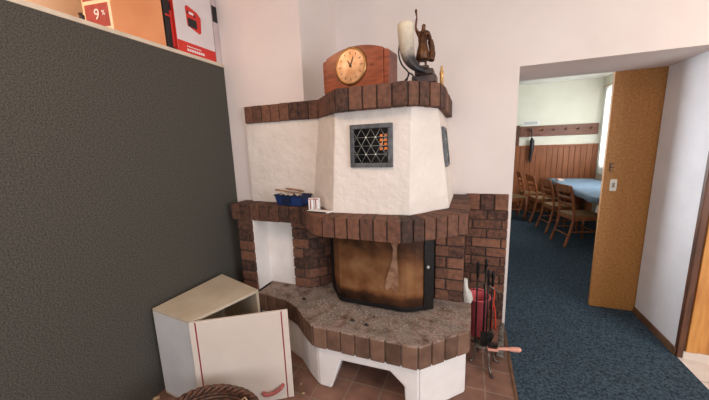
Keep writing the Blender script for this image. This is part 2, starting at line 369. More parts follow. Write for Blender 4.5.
# far room
bm = BM(); bb(bm, -0.4, 2.6, 7.45, 7.5, 0, CZ); struct('wall_far', bm, mat('far_wall_paint', (224,221,204), (230,227,212), 3, 0.9))
bm = BM(); bb(bm, -0.45, -0.4, YB, 3.9, 0, CZ); bb(bm, -0.45, -0.4, 5.1, 7.5, 0, CZ); bb(bm, -0.45, -0.4, 3.9, 5.1, 0, 1.0); bb(bm, -0.45, -0.4, 3.9, 5.1, 2.4, CZ); struct('wall_far_left', bm, mat('far_wall_paint', (0,0,0)))  # opening in this unseen wall added to go with the jamb fill light
bm = BM()
bb(bm, 2.40, 2.45, YB, 3.6, 0, CZ); bb(bm, 2.40, 2.45, 4.7, 5.5, 0, CZ); bb(bm, 2.40, 2.45, 7.15, 7.45, 0, CZ)
bb(bm, 2.40, 2.45, 3.6, 4.7, 0, 0.95); bb(bm, 2.40, 2.45, 3.6, 4.7, 2.45, CZ); bb(bm, 2.40, 2.45, 5.5, 7.15, 0, 0.95); bb(bm, 2.40, 2.45, 5.5, 7.15, 2.45, CZ)
struct('wall_far_right', bm, MATS['far_wall_paint'])
bm = BM(); bb(bm, -0.4, 2.6, YB, 7.5, 2.70, 2.75); struct('ceiling_far', bm, ceil_m)
for n, (y0, y1) in enumerate(((3.6,4.7),(5.5,7.15))):
    bm = BM()
    for a, b_, c, d in ((y0,y1,0.95,1.0),(y0,y1,2.40,2.45),(y0,y0+0.05,1.0,2.4),(y1-0.05,y1,1.0,2.4),((y0+y1)/2-0.025,(y0+y1)/2+0.025,1.0,2.4)):
        bb(bm, 2.41, 2.445, a, b_, c, d)
    fr = struct('window_%d' % (n+1), bm, white_m, 0.003)
    bm = BM(); bb(bm, 2.425, 2.43, y0+0.03, y1-0.03, 0.98, 2.42); obj('window_pane', bm, clearglass_m, fr)
# wainscot as boards with grooves
bm = BM(); x = -0.39
while x < 2.38:
    bb(bm, x+0.003, min(x+0.097,2.4), 7.425, 7.45, 0, 1.39); x += 0.1
bb(bm, -0.4, 2.5, 7.44, 7.45, 0, 1.40); bb(bm, -0.4, 2.5, 7.41, 7.45, 1.39, 1.43)
struct('trim_3', bm, paneling_m, 0.003, label='brown vertical board wainscot on the far wall')
bm = BM(); bb(bm, 0.83, 0.975, 7.42, 7.449, 1.43, 1.86); struct('trim_4', bm, darkwood_m, label='dark upright strip on the far wall beside the coat rack')

# golden door beside the opening
d = thing('wooden_door', 'golden wooden door at the right edge beside the thick white jamb', 'door', (1.75,YW,0.055))
bm = BM(); bb(bm, 1.41, 2.45, YW-0.012, YW+0.018, 0.055, 2.1); obj('door_leaf', bm, orangewood_m, d, 0.004)
bm = BM(); bb(bm, 1.41, 1.47, YW-0.022, YW-0.011, 0.055, 2.1); bb(bm, 2.40, 2.46, YW-0.022, YW-0.011, 0.055, 2.1); obj('door_frame', bm, orangewood_m, d, 0.003)
# sliding door
d = thing('sliding_door', 'brown fibreboard sliding door half closing the opening to the far room', 'door', (1.2,YB+0.03,0.005))
bm = BM(); bb(bm, 1.058, 1.95, YB+0.012, YB+0.05, 0.005, 2.03+0.03); obj('door_leaf', bm, particle_m, d, 0.003)
bm = BM()
bb(bm, 1.090, 1.096, YB+0.004, YB+0.012, 1.235, 1.305); bb(bm, 1.096, 1.114, YB+0.004, YB+0.012, 1.297, 1.305)
bb(bm, 1.096, 1.114, YB+0.004, YB+0.012, 1.266, 1.274); bb(bm, 1.096, 1.114, YB+0.004, YB+0.012, 1.235, 1.243)
obj('letter_mark', bm, darkbase_m, d)['label'] = 'small dark letter E'
bm = BM()
prof = [(0.026*math.cos(a), 0.045*math.sin(a)) for a in [2*PI*k/20 for k in range(20)]]
prof = [(max(-.024,min(.024,x*1.4)), max(-.05,min(.05,y*1.35))) for x, y in prof]
extr(bm, prof, Matrix.Translation((1.127,YB+0.004,1.12)) @ Matrix.Rotation(PI/2,4,'X'), -0.009)
fp = obj('flush_pull', bm, shade_m, d, 0.002); fp['label'] = 'pale oval plastic flush pull'
bm = BM(); bb(bm, 1.119, 1.136, YB+0.0015, YB+0.006, 1.10, 1.14); obj('pull_recess', bm, mat('grey_recess',(150,140,126)), fp)

# ------------------------------------------------------------ felt partition / cupboard
XP = -1.80
t = thing('felt_partition', 'tall grey felt-covered partition with a pale board edge on top', 'partition', (-2.1,0.2,0))
bm = BM(); bb(bm, XP-0.03, XP, -1.9, YL-0.002, 0, 2.145); obj('felt_panel', bm, felt_m, t, 0.002)
bm = BM(); bb(bm, -2.59, XP+0.004, -1.9, YL-0.002, 2.145, 2.168); obj('top_board', bm, cream_wood_m, t, 0.002)
bm = BM(); bb(bm, -2.59, XP-0.03, -1.9, -1.87, 0, 2.145); bb(bm, -2.59, -2.56, -1.87, YL-0.002, 0, 2.145); obj('side_board', bm, cream_wood_m, t)

ZT = 2.1685
def on_x(y, z, x): return (x, y, z)
# big orange carton
bx = thing('cardboard_box', 'orange cardboard box with maroon price label, on top of the partition', 'box', (-2.02,1.2,ZT))
bm = BM()
P = [(-1.812,1.145),(-1.818,1.45),(-2.10,1.46),(-2.00,1.115)]
lift = 0.0
prism(bm, P, ZT, ZT+0.42); obj('carton', bm, orange_m, bx, 0.003)
M1 = Matrix.Translation((-1.903,1.1295,ZT+0.085)) @ Matrix.Rotation(math.atan2(0.03, 0.188),4,'Z') @ Matrix.Rotation(PI/2,4,'X')
bm = BM(); extr(bm, [(-0.094,-0.084),(0.092,-0.084),(0.092,0.33),(-0.094,0.33)], Matrix.Translation((0,0.0015,0)) @ M1, 0.001); obj('end_flap', bm, mat('cream_card', (232,206,172), (238,214,182), 8, 0.7), bx)
bm = BM(); extr(bm, [(-0.08,-0.06),(0.075,-0.06),(0.075,0.055),(-0.08,0.055)], M1, 0.002); lb = obj('price_label', bm, label_m, bx)
lb['label'] = 'maroon label with a white 9'
text('lettering', '9', 0.075, Matrix.Translation((0,-0.003,0)) @ M1 @ Matrix.Translation((0.0,0.0,0.002)), paper_m, lb)
text('lettering', '%', 0.035, Matrix.Translation((0,-0.003,0)) @ M1 @ Matrix.Translation((0.045,0.005,0.002)), paper_m, lb)
bm = BM(); extr(bm, [(-0.085,0.075),(0.06,0.075),(0.06,0.13),(-0.085,0.13)], M1, 0.002); obj('paper_sticker', bm, label_m, bx)
# red and white product box
bx = thing('product_box', 'white and red product box showing a red appliance, on the partition top', 'box', (-1.98,1.70,ZT))
bm = BM(); bb(bm, -2.12, -1.812, 1.53, 1.842, ZT, ZT+0.46); obj('carton', bm, boxwhite_m, bx, 0.002)
bm = BM(); bb(bm, -1.813, -1.8105, 1.53, 1.841, ZT, ZT+0.075); lbp = obj('red_band', bm, red_m, bx)
MX = lambda x, y, z: Matrix.Translation((x,y,z)) @ Matrix.Rotation(PI/2,4,'Z') @ Matrix.Rotation(PI/2,4,'X')
bm = BM()
for k in range(9): bb(bm, -1.8107, -1.8095, 1.595+k*0.013, 1.604+k*0.013, ZT+0.045, ZT+0.052)
for k in range(8): bb(bm, -1.8107, -1.8095, 1.595+k*0.018, 1.608+k*0.018, ZT+0.018, ZT+0.034)
obj('small_print', bm, paper_m, lbp)
bm = BM()
extr(bm, [(1.650,2.355),(1.740,2.325),(1.757,2.335),(1.765,2.435),(1.735,2.462),(1.660,2.482),(1.645,2.470)], Matrix(((0,0,1,-1.8115),(1,0,0,-0.03),(0,1,0,0),(0,0,0,1))), 0.002)
pic = obj('appliance_picture', bm, red_m, bx)
bm = BM(); bb(bm, -1.8105, -1.8085, 1.625, 1.695, 2.35, 2.405); bb(bm, -1.8105, -1.8085, 1.625, 1.635, 2.43, 2.45); bb(bm, -1.8105, -1.8085, 1.68, 1.69, 2.42, 2.44); obj('picture_detail', bm, black_print_m, pic)
bm = BM(); bb(bm, -1.8105, -1.8085, 1.64, 1.675, 2.432, 2.447); obj('picture_highlight', bm, paper_m, pic)
bm = BM(); bb(bm, -2.12, -1.814, 1.5275, 1.5305, ZT, ZT+0.46); sd = obj('red_side', bm, red_m, bx)
# black item squeezed between
bx = thing('tool_case', 'black and red case squeezed between the orange box and the red product box', 'case', (-1.9,1.52,ZT))
bm = BM(); bb(bm, -2.05, -1.83, 1.468, 1.522, ZT, ZT+0.30); obj('case_body', bm, black_print_m, bx, 0.006)
bm = BM(); bb(bm, -1.831, -1.827, 1.508, 1.522, ZT+0.02, ZT+0.24); bb(bm, -1.831, -1.827, 1.475, 1.505, ZT+0.2, ZT+0.21); obj('red_stripe', bm, red_m, bx)
# narrow grey box with black label
bx = thing('narrow_box', 'narrow greyish box with black printed top, on the partition against the white wall', 'box', (-2.02,1.885,ZT))
bm = BM(); P = [(-1.885,1.876),(-1.885,1.897),(-2.2,1.897),(-2.2,1.876)]
P = [(-1.812,1.848),(-1.812,1.8965),(-2.2,1.8965),(-2.2,1.848)]
prism(bm, P, ZT, ZT+0.50); obj('carton', bm, greycard_m, bx, 0.002)
bm = BM(); bb(bm, -1.813, -1.810, 1.8485, 1.892, ZT+0.29, ZT+0.40)
obj('black_label', bm, black_print_m, bx)
# small dark item left of the orange carton
bm = BM(); bb(bm, -1.83, -1.81, 1.0, 1.015, ZT, ZT+0.025); bb(bm, -1.832,-1.812,0.998,1.008,ZT+0.025,ZT+0.035)
solo('small_black_clip', bm, black_print_m, 'tiny black clip on the partition top left of the orange box', 'clip', (-1.82,1.007,ZT), 0.002)

# ------------------------------------------------------------ FIREPLACE
fp = thing('fireplace', 'corner fireplace of brown brick and white plaster with a tapered hood', 'fireplace', (-0.6,1.9,0))

def soldier(bm, path, z0, z1, depth, wdt=0.081, gap=0.010, jit=0.002, proud=0.004):
    """upright bricks side by side along a polyline; depth goes to the left of travel direction"""
    path = [Vector((p[0],p[1],0)) for p in path]
    norms = []
    for i in range(len(path)-1):
        d = (path[i+1]-path[i]).normalized(); norms.append(Vector((-d.y,d.x,0)))
    vn = []
    for i in range(len(path)):
        if i == 0: n = norms[0]
        elif i == len(path)-1: n = norms[-1]
        else:
            n = (norms[i-1]+norms[i]); n = n/max(0.3, n.dot(norms[i]))
        vn.append(n)
    for i in range(len(path)-1):
        a, b = path[i], path[i+1]; L = (b-a).length; k = max(1, round(L/wdt))
        d = (b-a)/L
        for j in range(k):
            t0, t1 = j/k, (j+1)/k
            n0, n1 = vn[i].lerp(vn[i+1], t0), vn[i].lerp(vn[i+1], t1)
            g = d*gap*0.5
            o = norms[i]*(random.uniform(-jit,jit)-proud)
            p0, p1 = a.lerp(b,t0)+g+o, a.lerp(b,t1)-g+o
            q1, q0 = a.lerp(b,t1)+n1*depth-g*0.6, a.lerp(b,t0)+n0*depth+g*0.6
            dz = -abs(random.uniform(-jit,jit))
            Z0, Z1 = Vector((0,0,z0+dz)), Vector((0,0,z1+dz))
            hexa(bm, [p0+Z0,p1+Z0,q1+Z0,q0+Z0,p0+Z1,p1+Z1,q1+Z1,q0+Z1])
def courses(bm, a, b, z0, z1, depth, L=0.24, h=0.081, gap=0.010, start=0.0, flip=0, proud=0.0):
    """running-bond face from a to b; the depth goes to the left of travel direction"""
    a = Vector((a[0],a[1],0)); b = Vector((b[0],b[1],0)); W = (b-a).length; d = (b-a)/W; n = Vector((-d.y,d.x,0))
    rows = max(1, round((z1-z0)/h)); hh = (z1-z0)/rows
    for r in range(rows):
        s = -L*0.5*((r+flip) % 2)-start
        while s < W-1e-4:
            x0, x1 = max(0,s), min(W,s+L)
            if x1-x0 > 0.02:
                e0 = 0 if x0 <= 0 else gap/2; e1 = 0 if x1 >= W else gap/2
                o = n*(random.uniform(-0.0015,0.0015)-proud)
                p0, p1 = a+d*(x0+e0)+o, a+d*(x1-e1)+o
                q0, q1 = p0+n*depth, p1+n*depth
                Z0, Z1 = Vector((0,0,z0+r*hh+gap/2)), Vector((0,0,z0+(r+1)*hh-gap/2))
                hexa(bm, [p0+Z0,p1+Z0,q1+Z0,q0+Z0,p0+Z1,p1+Z1,q1+Z1,q0+Z1])
            s += L
def inset_poly(poly, e):
    n = len(poly); out = []
    for i in range(n):
        p0, p1, p2 = Vector(poly[i-1]), Vector(poly[i]), Vector(poly[(i+1)%n])
        d1 = (p1-p0).normalized(); d2 = (p2-p1).normalized()
        n1 = Vector((-d1.y,d1.x)); n2 = Vector((-d2.y,d2.x)); m = n1+n2; m = m/max(0.3,m.dot(n1))
        out.append(p1+m*e)
    return [tuple(p) for p in out]

# white plastered base with the wood niche
hearth = [(-1.505,1.69),(-1.22,1.66),(-1.09,1.60),(-0.975,1.505),(-0.875,1.435),(-0.23,1.44),(0.03,1.685),(0.03,2.05),(-0.024,2.055),(-0.024,YW-0.003),(XS-0.001,YW-0.003),(XS-0.001,YL-0.003),(-1.505,YL-0.003)]
bm = BM()
fy = 1.455
# front panel with chamfered arch
prof = [(-0.865,0),(-0.775,0),(-0.700,0.215),(-0.395,0.225),(-0.312,0.15),(-0.305,0),(-0.225,0),(-0.225,0.285),(-0.865,0.285)]
MF = Matrix(((1,0,0,0),(0,0,1,fy),(0,1,0,0),(0,0,0,1)))
a = [bm.verts.new(MF @ Vector((p[0],p[1],0))) for p in prof]
off = [(-0.865,0),(-0.80,0),(-0.745,0.215),(-0.37,0.225),(-0.30,0.15),(-0.295,0),(-0.225,0),(-0.225,0.285),(-0.865,0.285)]
b = [bm.verts.new(MF @ Vector((p[0],p[1],0.23 if 0 < i < 6 else 0.20))) for i, p in enumerate(off)]
bm.faces.new(a[::-1]); bm.faces.new(b)
for i in range(len(a)): bm.faces.new((a[i],a[(i+1)%len(a)],b[(i+1)%len(a)],b[i]))
prism(bm, [(-0.225,fy),(0.012,1.695),(0.012,2.0),(-0.15,2.0),(-0.225,1.66)], 0, 0.285)
prism(bm, [(-0.862,fy),(-0.84,1.65),(-0.98,1.78),(-1.49,1.89),(-1.49,1.70),(-1.215,1.672),(-1.085,1.615),(-0.97,1.525)], 0, 0.285)
for v in bm.verts: pass
obj('plaster_base', bm, base_m, fp, 0.012)
bm = BM(); prism(bm, [(-0.86,2.0),(-0.15,2.0),(-0.15,2.05),(-0.86,2.05)], 0, 0.285); prism(bm, [(-0.90,1.66),(-0.85,1.64),(-0.84,2.0),(-0.90,2.0)],0,0.285)
obj('niche_wall', bm, darkmatte_m, fp)  # niche back and left side given a dark brown colour
# hearth slab
bm = BM()
soldier(bm, [(-1.505,1.69),(-1.22,1.66),(-1.09,1.60),(-0.975,1.505),(-0.875,1.435),(-0.23,1.44),(0.03,1.685),(0.03,2.05)], 0.288, 0.43, 0.235, wdt=0.088, gap=0.005, jit=0.002)
core = inset_poly(hearth, 0.008); prism(bm, core, 0.286, 0.4285, mi=1)
obj('hearth_slab', bm, [brick_dusty_m, mat('dusty_mortar', (92,76,66), (132,114,102), 9, 0.95, 0.7, 50)], fp, 0.008, seg=3)
settle_dust(MATS['dusty_mortar'], (158,142,132))
# inner hearth bricks in front of the stove, laid flat
# pillars
bm = BM()
courses(bm, (-1.655,1.72), (-1.522,1.72), 0, 0.99, 0.16, L=0.27, start=0.0, h=0.083)
prism(bm, [(-1.65,1.727),(-1.527,1.727),(-1.527,YL-0.003),(-1.65,YL-0.003)], 0, 0.99, mi=1)
obj('left_pillar', bm, [brick_m, mortar_dk_m], fp, 0.005)
bm = BM()
courses(bm, (-1.268,1.862), (-1.13,1.862), 0.43, 0.99, 0.035, L=0.24, start=0.03)
courses(bm, (-1.128,1.864), (-1.03,1.96), 0.43, 0.99, 0.08, L=0.16, start=0.0, flip=1)
courses(bm, (-1.028,1.965), (-0.985,2.10), 0.43, 0.99, 0.06, L=0.24, start=0.0)
prism(bm, [(-1.262,1.868),(-1.13,1.868),(-1.035,1.968),(-0.99,2.10),(-0.99,2.3),(XS-0.0,2.3),(XS-0.0,YL-0.003),(-1.262,YL-0.003)], 0.43, 0.99, mi=1)
obj('middle_pillar', bm, [brick_m, mortar_dk_m], fp, 0.005)
bm = BM()
courses(bm, (-0.205,1.99), (-0.022,1.99), 0.43, 0.99, 0.10, L=0.24, start=0.05)
courses(bm, (-0.022,1.99), (-0.022,YW-0.01), 0.43, 0.99, 0.10, L=0.24, flip=1)
prism(bm, [(-0.20,1.996),(-0.027,1.996),(-0.027,YW-0.003),(-0.20,YW-0.003)], 0.43, 0.99, mi=1)
obj('right_pillar', bm, [brick_red_m, mortar_dk_m], fp, 0.005)
# niche back panel
bm = BM(); bb(bm, -1.523, -1.262, YL-0.012, YL-0.001, 0.431, 0.99); bb(bm, -1.527,-1.512,1.735,YL-0.001,0.431,0.99); obj('niche_panel', bm, base_m, fp)
# brick facing on the wall at the right
bm = BM()
courses(bm, (-0.02,2.478), (0.284,2.478), 0.0, 0.985, 0.02, L=0.215, start=0.06, h=0.0757)
soldier(bm, [(-0.02,2.478),(0.284,2.478)], 0.99, 1.115, 0.02, wdt=0.099, jit=0.001)
bb(bm, -0.02, 0.281, 2.484, YW-0.001, 0, 1.112, mi=1)
obj('brick_facing', bm, [brick_red_m, mortar_dk_m], fp, 0.004)
# shelf
bm = BM()
sp = [(-1.715,YL-0.003),(-1.715,1.735),(-1.10,1.73),(-0.885,1.53),(-0.80,1.495),(-0.33,1.495),(-0.22,1.57),(0.0,1.775),(-0.005,YW-0.024)]
soldier(bm, sp[1:], 0.99, 1.11, 0.235, wdt=0.083, gap=0.009)
prism(bm, inset_poly(sp+[(XS-0.001,YW-0.024),(XS-0.001,YL-0.003)], 0.012), 0.993, 1.1065, mi=1)
obj('shelf', bm, [brick_m, mortar_m], fp, 0.006)
# hood
hb = [(-1.07,YL-0.025),(-0.785,1.615),(-0.315,1.645),(-0.115,1.90),(-0.115,YW-0.002),(XS+0.002,YW-0.002),(XS+0.002,YL-0.025)]
ht = [(-0.99,YL-0.025),(-0.765,1.66),(-0.30,1.635),(-0.185,1.80),(-0.19,YW-0.002),(XS+0.002,YW-0.002),(XS+0.002,YL-0.025)]
bm = BM(); prism(bm, hb, 1.108, 1.72, top=ht)
noise_disp(bm, 6, 0.004, 12)
for f in bm.faces: f.smooth = False
obj('hood', bm, plaster_m, fp, 0.006)
bm = BM(); bb(bm, -1.615, -0.98, YL-0.03, YL-0.001, 1.108, 1.72); noise_disp(bm, 6, 0.003, 12); obj('plaster_panel', bm, plaster_m, fp)
# mantel band
bm = BM()
band = [(-1.605,1.85),(-0.975,1.85),(-0.84,1.71),(-0.725,1.58),(-0.31,1.575),(-0.165,1.73),(-0.15,1.90),(-0.15,YW-0.003)]
soldier(bm, band, 1.71, 1.832, 0.10, wdt=0.083, gap=0.008)
prism(bm, inset_poly(band[:1]+band[1:]+[(XS+0.002,YW-0.003),(XS+0.002,YL-0.003),(-1.60,YL-0.003)], 0.006), 1.713, 1.829, mi=1)
obj('mantel_band', bm, [brick_m, mortar_dk_m], fp, 0.005)
# stove insert: front glass, frame
Y0 = 1.755
pl = [(-0.94,1.90),(-0.825,Y0),(-0.355,Y0-0.005),(-0.255,1.815)]
bm = BM()
pts = []
rr = [( -0.94,1.90),(-0.90,1.85),(-0.865,1.80),(-0.83,1.765),(-0.79,Y0),(-0.39,Y0-0.005),(-0.355,1.757),(-0.30,1.782),(-0.255,1.815)]
n = len(rr); 
for (x, y) in rr: pts.append((bm.verts.new((x,y,0.462)), bm.verts.new((x,y,0.985))))
for i in range(n-1): bm.faces.new((pts[i][0],pts[i+1][0],pts[i+1][1],pts[i][1]))
bmesh.ops.solidify(bm, geom=bm.faces[:], thickness=0.006)
g = obj('stove_glass', bm, firedoor_m, None); g.parent = fp
for v in g.data.vertices: v.co -= Vector((fp.location.x, fp.location.y, 0.46))
g.location = (0,0,0.46)
g['label'] = 'brown heat-stained stove glass'
bm = BM()
def strip(bm, rr, z0, z1, th):
    for i in range(len(rr)-1):
        a, b_ = Vector((*rr[i],0)), Vector((*rr[i+1],0)); d = (b_-a).normalized(); nn = Vector((d.y,-d.x,0))*th; e = d*0.002
        hexa(bm, [v+Vector((0,0,z)) for z in (z0,z1) for v in (a-e+nn, b_+e+nn, b_+e-nn*0.5, a-e-nn*0.5)])
strip(bm, rr, 0.438, 0.466, 0.006)
strip(bm, [(-0.256,1.815),(-0.238,1.828),(-0.205,1.855)], 0.438, 0.985, 0.012)
strip(bm, [(-0.965,1.93),(-0.925,1.88)], 0.438, 0.985, 0.006)
bb(bm, -0.96,-0.20, 2.0,2.02, 0.44, 0.985)
dr = obj('stove_frame', bm, black_m, fp, 0.002)
bm = BM(); tube(bm, [(-0.232,1.822,0.745),(-0.228,1.80,0.745)], 0.004); lathe(bm, [(0.004,-0.01),(0.010,0),(0.008,0.008)], (-0.227,1.795,0.745)); 
obj('stove_handle', bm, mat('bright_knob', (200,200,198), (214,214,212), 5, 0.3), dr)
bm = BM(); prism(bm, [(-0.95,1.93),(-0.83,1.79),(-0.36,1.78),(-0.22,1.87),(-0.21,2.0),(-0.95,2.0)], 0.43, 0.44); obj('stove_floor', bm, black_m, fp)
# pale tag stuck at the top of the glass with a run-down streak
bm = BM(); extr(bm, [(-0.51,0.985),(-0.50,0.915),(-0.455,0.905),(-0.44,0.86),(-0.445,0.79),(-0.475,0.69),(-0.50,0.61),(-0.488,0.57),(-0.455,0.60),(-0.425,0.56),(-0.405,0.60),(-0.408,0.70),(-0.415,0.80),(-0.415,0.87),(-0.40,0.92),(-0.40,0.985)], Matrix(((1,0,0,0),(0,0,1,1.7455),(0,1,0,0),(0,0,0,1))), 0.001)
obj('glass_streak', bm, mat('pale_soot_streak', (126,84,58), (164,124,98), 22, 0.5, detail=6), fp)['label'] = 'pale streak running down the stove glass'

# leaded grilles in the hood
def grille(c, ux, uz, wd, hg, label, amber=True):
    """c centre, ux/uz unit vectors in its plane"""
    ux, uz = Vector(ux).normalized(), Vector(uz).normalized(); nn = ux.cross(uz).normalized()   # pointing out
    M = Matrix((ux, uz, nn)).transposed().to_4x4(); M.translation = Vector(c)
    bm = BM(); fr = 0.026
    for x0, x1, z0, z1 in ((-wd/2,wd/2,-hg/2,-hg/2+fr),(-wd/2,wd/2,hg/2-fr,hg/2),(-wd/2,-wd/2+fr,-hg/2+fr,hg/2-fr),(wd/2-fr,wd/2,-hg/2+fr,hg/2-fr)):
        extr(bm, [(x0,z0),(x1,z0),(x1,z1),(x0,z1)], M @ Matrix.Translation((0,0,-0.02)), 0.034)
    G = obj('leaded_window', bm, greyframe_m, fp, 0.003); G['label'] = label
    iw, ih = wd-2*fr, hg-2*fr
    bm = BM(); extr(bm, [(-iw/2,-ih/2),(iw/2,-ih/2),(iw/2,ih/2),(-iw/2,ih/2)], M @ Matrix.Translation((0,0,-0.001)), 0.006); obj('dark_glass', bm, darkglass_m, G)
    bm = BM()
    nx = 3.0; sx = iw/3.5; sz = ih/4
    def ln(p, q):
        # clip the line to the pane
        p, q = Vector(p), Vector(q); out = []
        K = 60; seg = [p.lerp(q, k/K) for k in range(K+1)]
        ins = [s for s in seg if abs(s.x) <= iw/2 and abs(s.y) <= ih/2]
        if len(ins) > 2:
            tube(bm, [M @ Vector((ins[0].x,ins[0].y,0.006)), M @ Vector((ins[-1].x,ins[-1].y,0.006))], 0.0016, 5)
    for k in range(-6, 7):
        x = k*sx
        ln((x-2*sx,-ih/2*1.0),(x+0*sx,ih/2)); ln((x+2*sx,-ih/2),(x,ih/2))
    for k in (-1,0,1): ln((-iw/2,k*sz),(iw/2,k*sz))
    obj('lead_lattice', bm, lead_m, G)
    for x in (-sx*0.5, sx*0.5):
        for z in (-sz, sz):
            bm = BM()
            extr(bm, [(x-0.006,z),(x,z-0.006),(x+0.006,z),(x,z+0.006)], M @ Matrix.Translation((0,0,0.006)), 0.004)
            obj('lead_boss', bm, mat('bright_boss', (206,204,190), (214,212,198), 5, 0.3), G)
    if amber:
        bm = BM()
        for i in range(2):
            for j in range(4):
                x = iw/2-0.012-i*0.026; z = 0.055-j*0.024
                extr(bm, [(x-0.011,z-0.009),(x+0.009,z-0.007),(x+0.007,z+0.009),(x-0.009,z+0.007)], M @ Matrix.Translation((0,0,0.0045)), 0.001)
        obj('glint_pieces', bm, glint_m, G)['label'] = 'orange light glint put in as coloured pieces'  # orange glint of light on the panes, modelled as flat coloured pieces
def hoodpt(i, j, u, v):
    a, b_ = Vector((*hb[i],1.108)), Vector((*hb[j],1.108)); c, d_ = Vector((*ht[i],1.72)), Vector((*ht[j],1.72))
    return a.lerp(b_,u).lerp(c.lerp(d_,u),v)
def face_grille(i, j, u, v, wd, hg, label, amber):
    c = hoodpt(i,j,u,v); ux = hoodpt(i,j,u+0.05,v)-c; uz = hoodpt(i,j,u,v+0.05)-c; ux.normalize(); uz = (uz-ux*uz.dot(ux)).normalized()
    grille(c+ux.cross(uz)*0.004, ux, uz, wd, hg, label, amber)
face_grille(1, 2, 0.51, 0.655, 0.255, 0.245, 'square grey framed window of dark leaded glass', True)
face_grille(3, 4, 0.26, 0.62, 0.24, 0.245, 'narrow dark leaded window on the right hood face', False)

# ash on the hearth: uncountable
bm = BM()
for k in range(230):
    x = random.uniform(-1.0,-0.05); y = random.uniform(1.5,1.76)
    if random.random() < 0.5: x, y = random.gauss(-0.62,0.18), random.gauss(1.70,0.03)
    if x > -0.2: y = random.uniform(1.6,1.95)
    if y > 1.735 and x < -0.23: y = 1.735-random.random()*0.1
    if x-(-0.23) > (y-1.46)*1.05: continue
    if x < -1.0: continue
    s = random.uniform(0.002,0.006)
    box(bm, (x,y,0.431+s*0.3), (s*random.uniform(1,2.2),s,s*0.6), random.random()*3)
o = obj('ash_crumbs', bm, ash_m); tag(o, 'pale ash crumbs scattered on the brick hearth', 'ash', kind='stuff')
for k, (x, y, lb_) in enumerate(((-1.093,1.70,'charred wood chip on the hearth beside the middle pillar'),(-0.66,1.56,'charred chip near the front middle of the hearth'),(-0.56,1.54,'black charred chip right of the other on the hearth front'))):
    bm = BM(); hexa(bm, [(x-.016,y-.008,.432),(x+.018,y-.006,.432),(x+.014,y+.008,.432),(x-.012,y+.01,.432),(x-.01,y-.004,.44),(x+.012,y-.003,.445),(x+.008,y+.005,.442),(x-.008,y+.006,.444)])
    solo('charcoal_chip', bm, darkmatte_m, lb_, 'wood chip', (x,y,0.432), 0.001)

# ------------------------------------------------------------ mantel objects
ck = thing('mantel_clock', 'arched reddish wooden clock with a round gilt dial, on the mantel band', 'clock', (-0.638,1.708,1.832), math.atan2(-0.075,0.44))
def clock_prof(w, h0, h1, x0=0):
    pr_ = [(x0-w/2,0),(x0+w/2,0)]
    for k in range(13):
        a = k/12; x = w/2-w*a; pr_.append((x0+x, h0+(h1-h0)*(1-(2*a-1)**2)))
    return pr_
MC = Matrix(((1,0,0,0),(0,0,-1,0),(0,1,0,0),(0,0,0,1)))
bm = BM(); extr(bm, clock_prof(0.375,0.198,0.235), MC @ Matrix.Translation((0.002,0,-0.10)), 0.135); obj('clock_case', bm, clockwood_m, ck, 0.003, local=True)
for s in (-1,1):
    bm = BM(); pr_ = [(s*0.188,0),(s*0.218,0),(s*0.220,0.178),(s*0.213,0.186),(s*0.188,0.192)]
    if s < 0: pr_ = pr_[::-1]
    extr(bm, pr_, MC @ Matrix.Translation((0.002,0,-0.09)), 0.120); obj('side_pilaster', bm, clockwood_m, ck, 0.005, local=True)
bm = BM(); MD = Matrix.Translation((-0.012,-0.034,0.130)) @ Matrix.Rotation(PI/2,4,'X') @ Matrix.Scale(1.08,4)
lathe(bm, [(0.094,0),(0.096,0.006),(0.088,0.014),(0.082,0.008)], seg=40, M=MD); bz = obj('bezel', bm, mat('aged_brass_bezel', (150,110,66), (184,142,92), 20, 0.35, metal=0.8), ck, local=True)
bm = BM(); lathe(bm, [(0.083,0.002),(0.083,0.0085)], seg=40, M=MD, smooth=False); dl = obj('dial', bm, dial_m, ck, local=True)
for k in range(12):
    bm = BM(); a = k*PI/6; L_ = 0.012 if k % 3 else 0.018
    box(bm, MD @ Vector((0.066*math.sin(a),0.066*math.cos(a),0.0095)), (0.0035,0.002,L_), M=(MD.to_3x3() @ Matrix.Rotation(-a,3,'Z') @ Matrix.Rotation(-PI/2,3,'X')))
    obj('hour_mark', bm, mat('brown_marks', (112,74,46), (126,86,56), 10, 0.4), dl, local=True)
for nm, a, L_, wd in (('hour_hand', R(-28), 0.038, 0.006), ('minute_hand', R(22), 0.058, 0.004)):
    bm = BM(); extr(bm, [(-wd/2,-0.008),(wd/2,-0.008),(wd*0.6,L_*0.7),(0,L_),(-wd*0.6,L_*0.7)], MD @ Matrix.Rotation(-a,4,'Z') @ Matrix.Translation((0,0,0.011)), 0.0012); obj(nm, bm, mat('brown_marks', (0,0,0)), dl, local=True)
bm = BM(); lathe(bm, [(0.006,0.009),(0.005,0.016),(0.001,0.017)], seg=10, M=MD); obj('centre_boss', bm, black_m, dl, local=True)
bm = BM(); lathe(bm, [(0.010,0),(0.008,0.006)], seg=10, M=Matrix.Translation((0.118,-0.034,0.12)) @ Matrix.Rotation(PI/2,4,'X')); obj('winding_knob', bm, clockwood_m, ck, local=True)

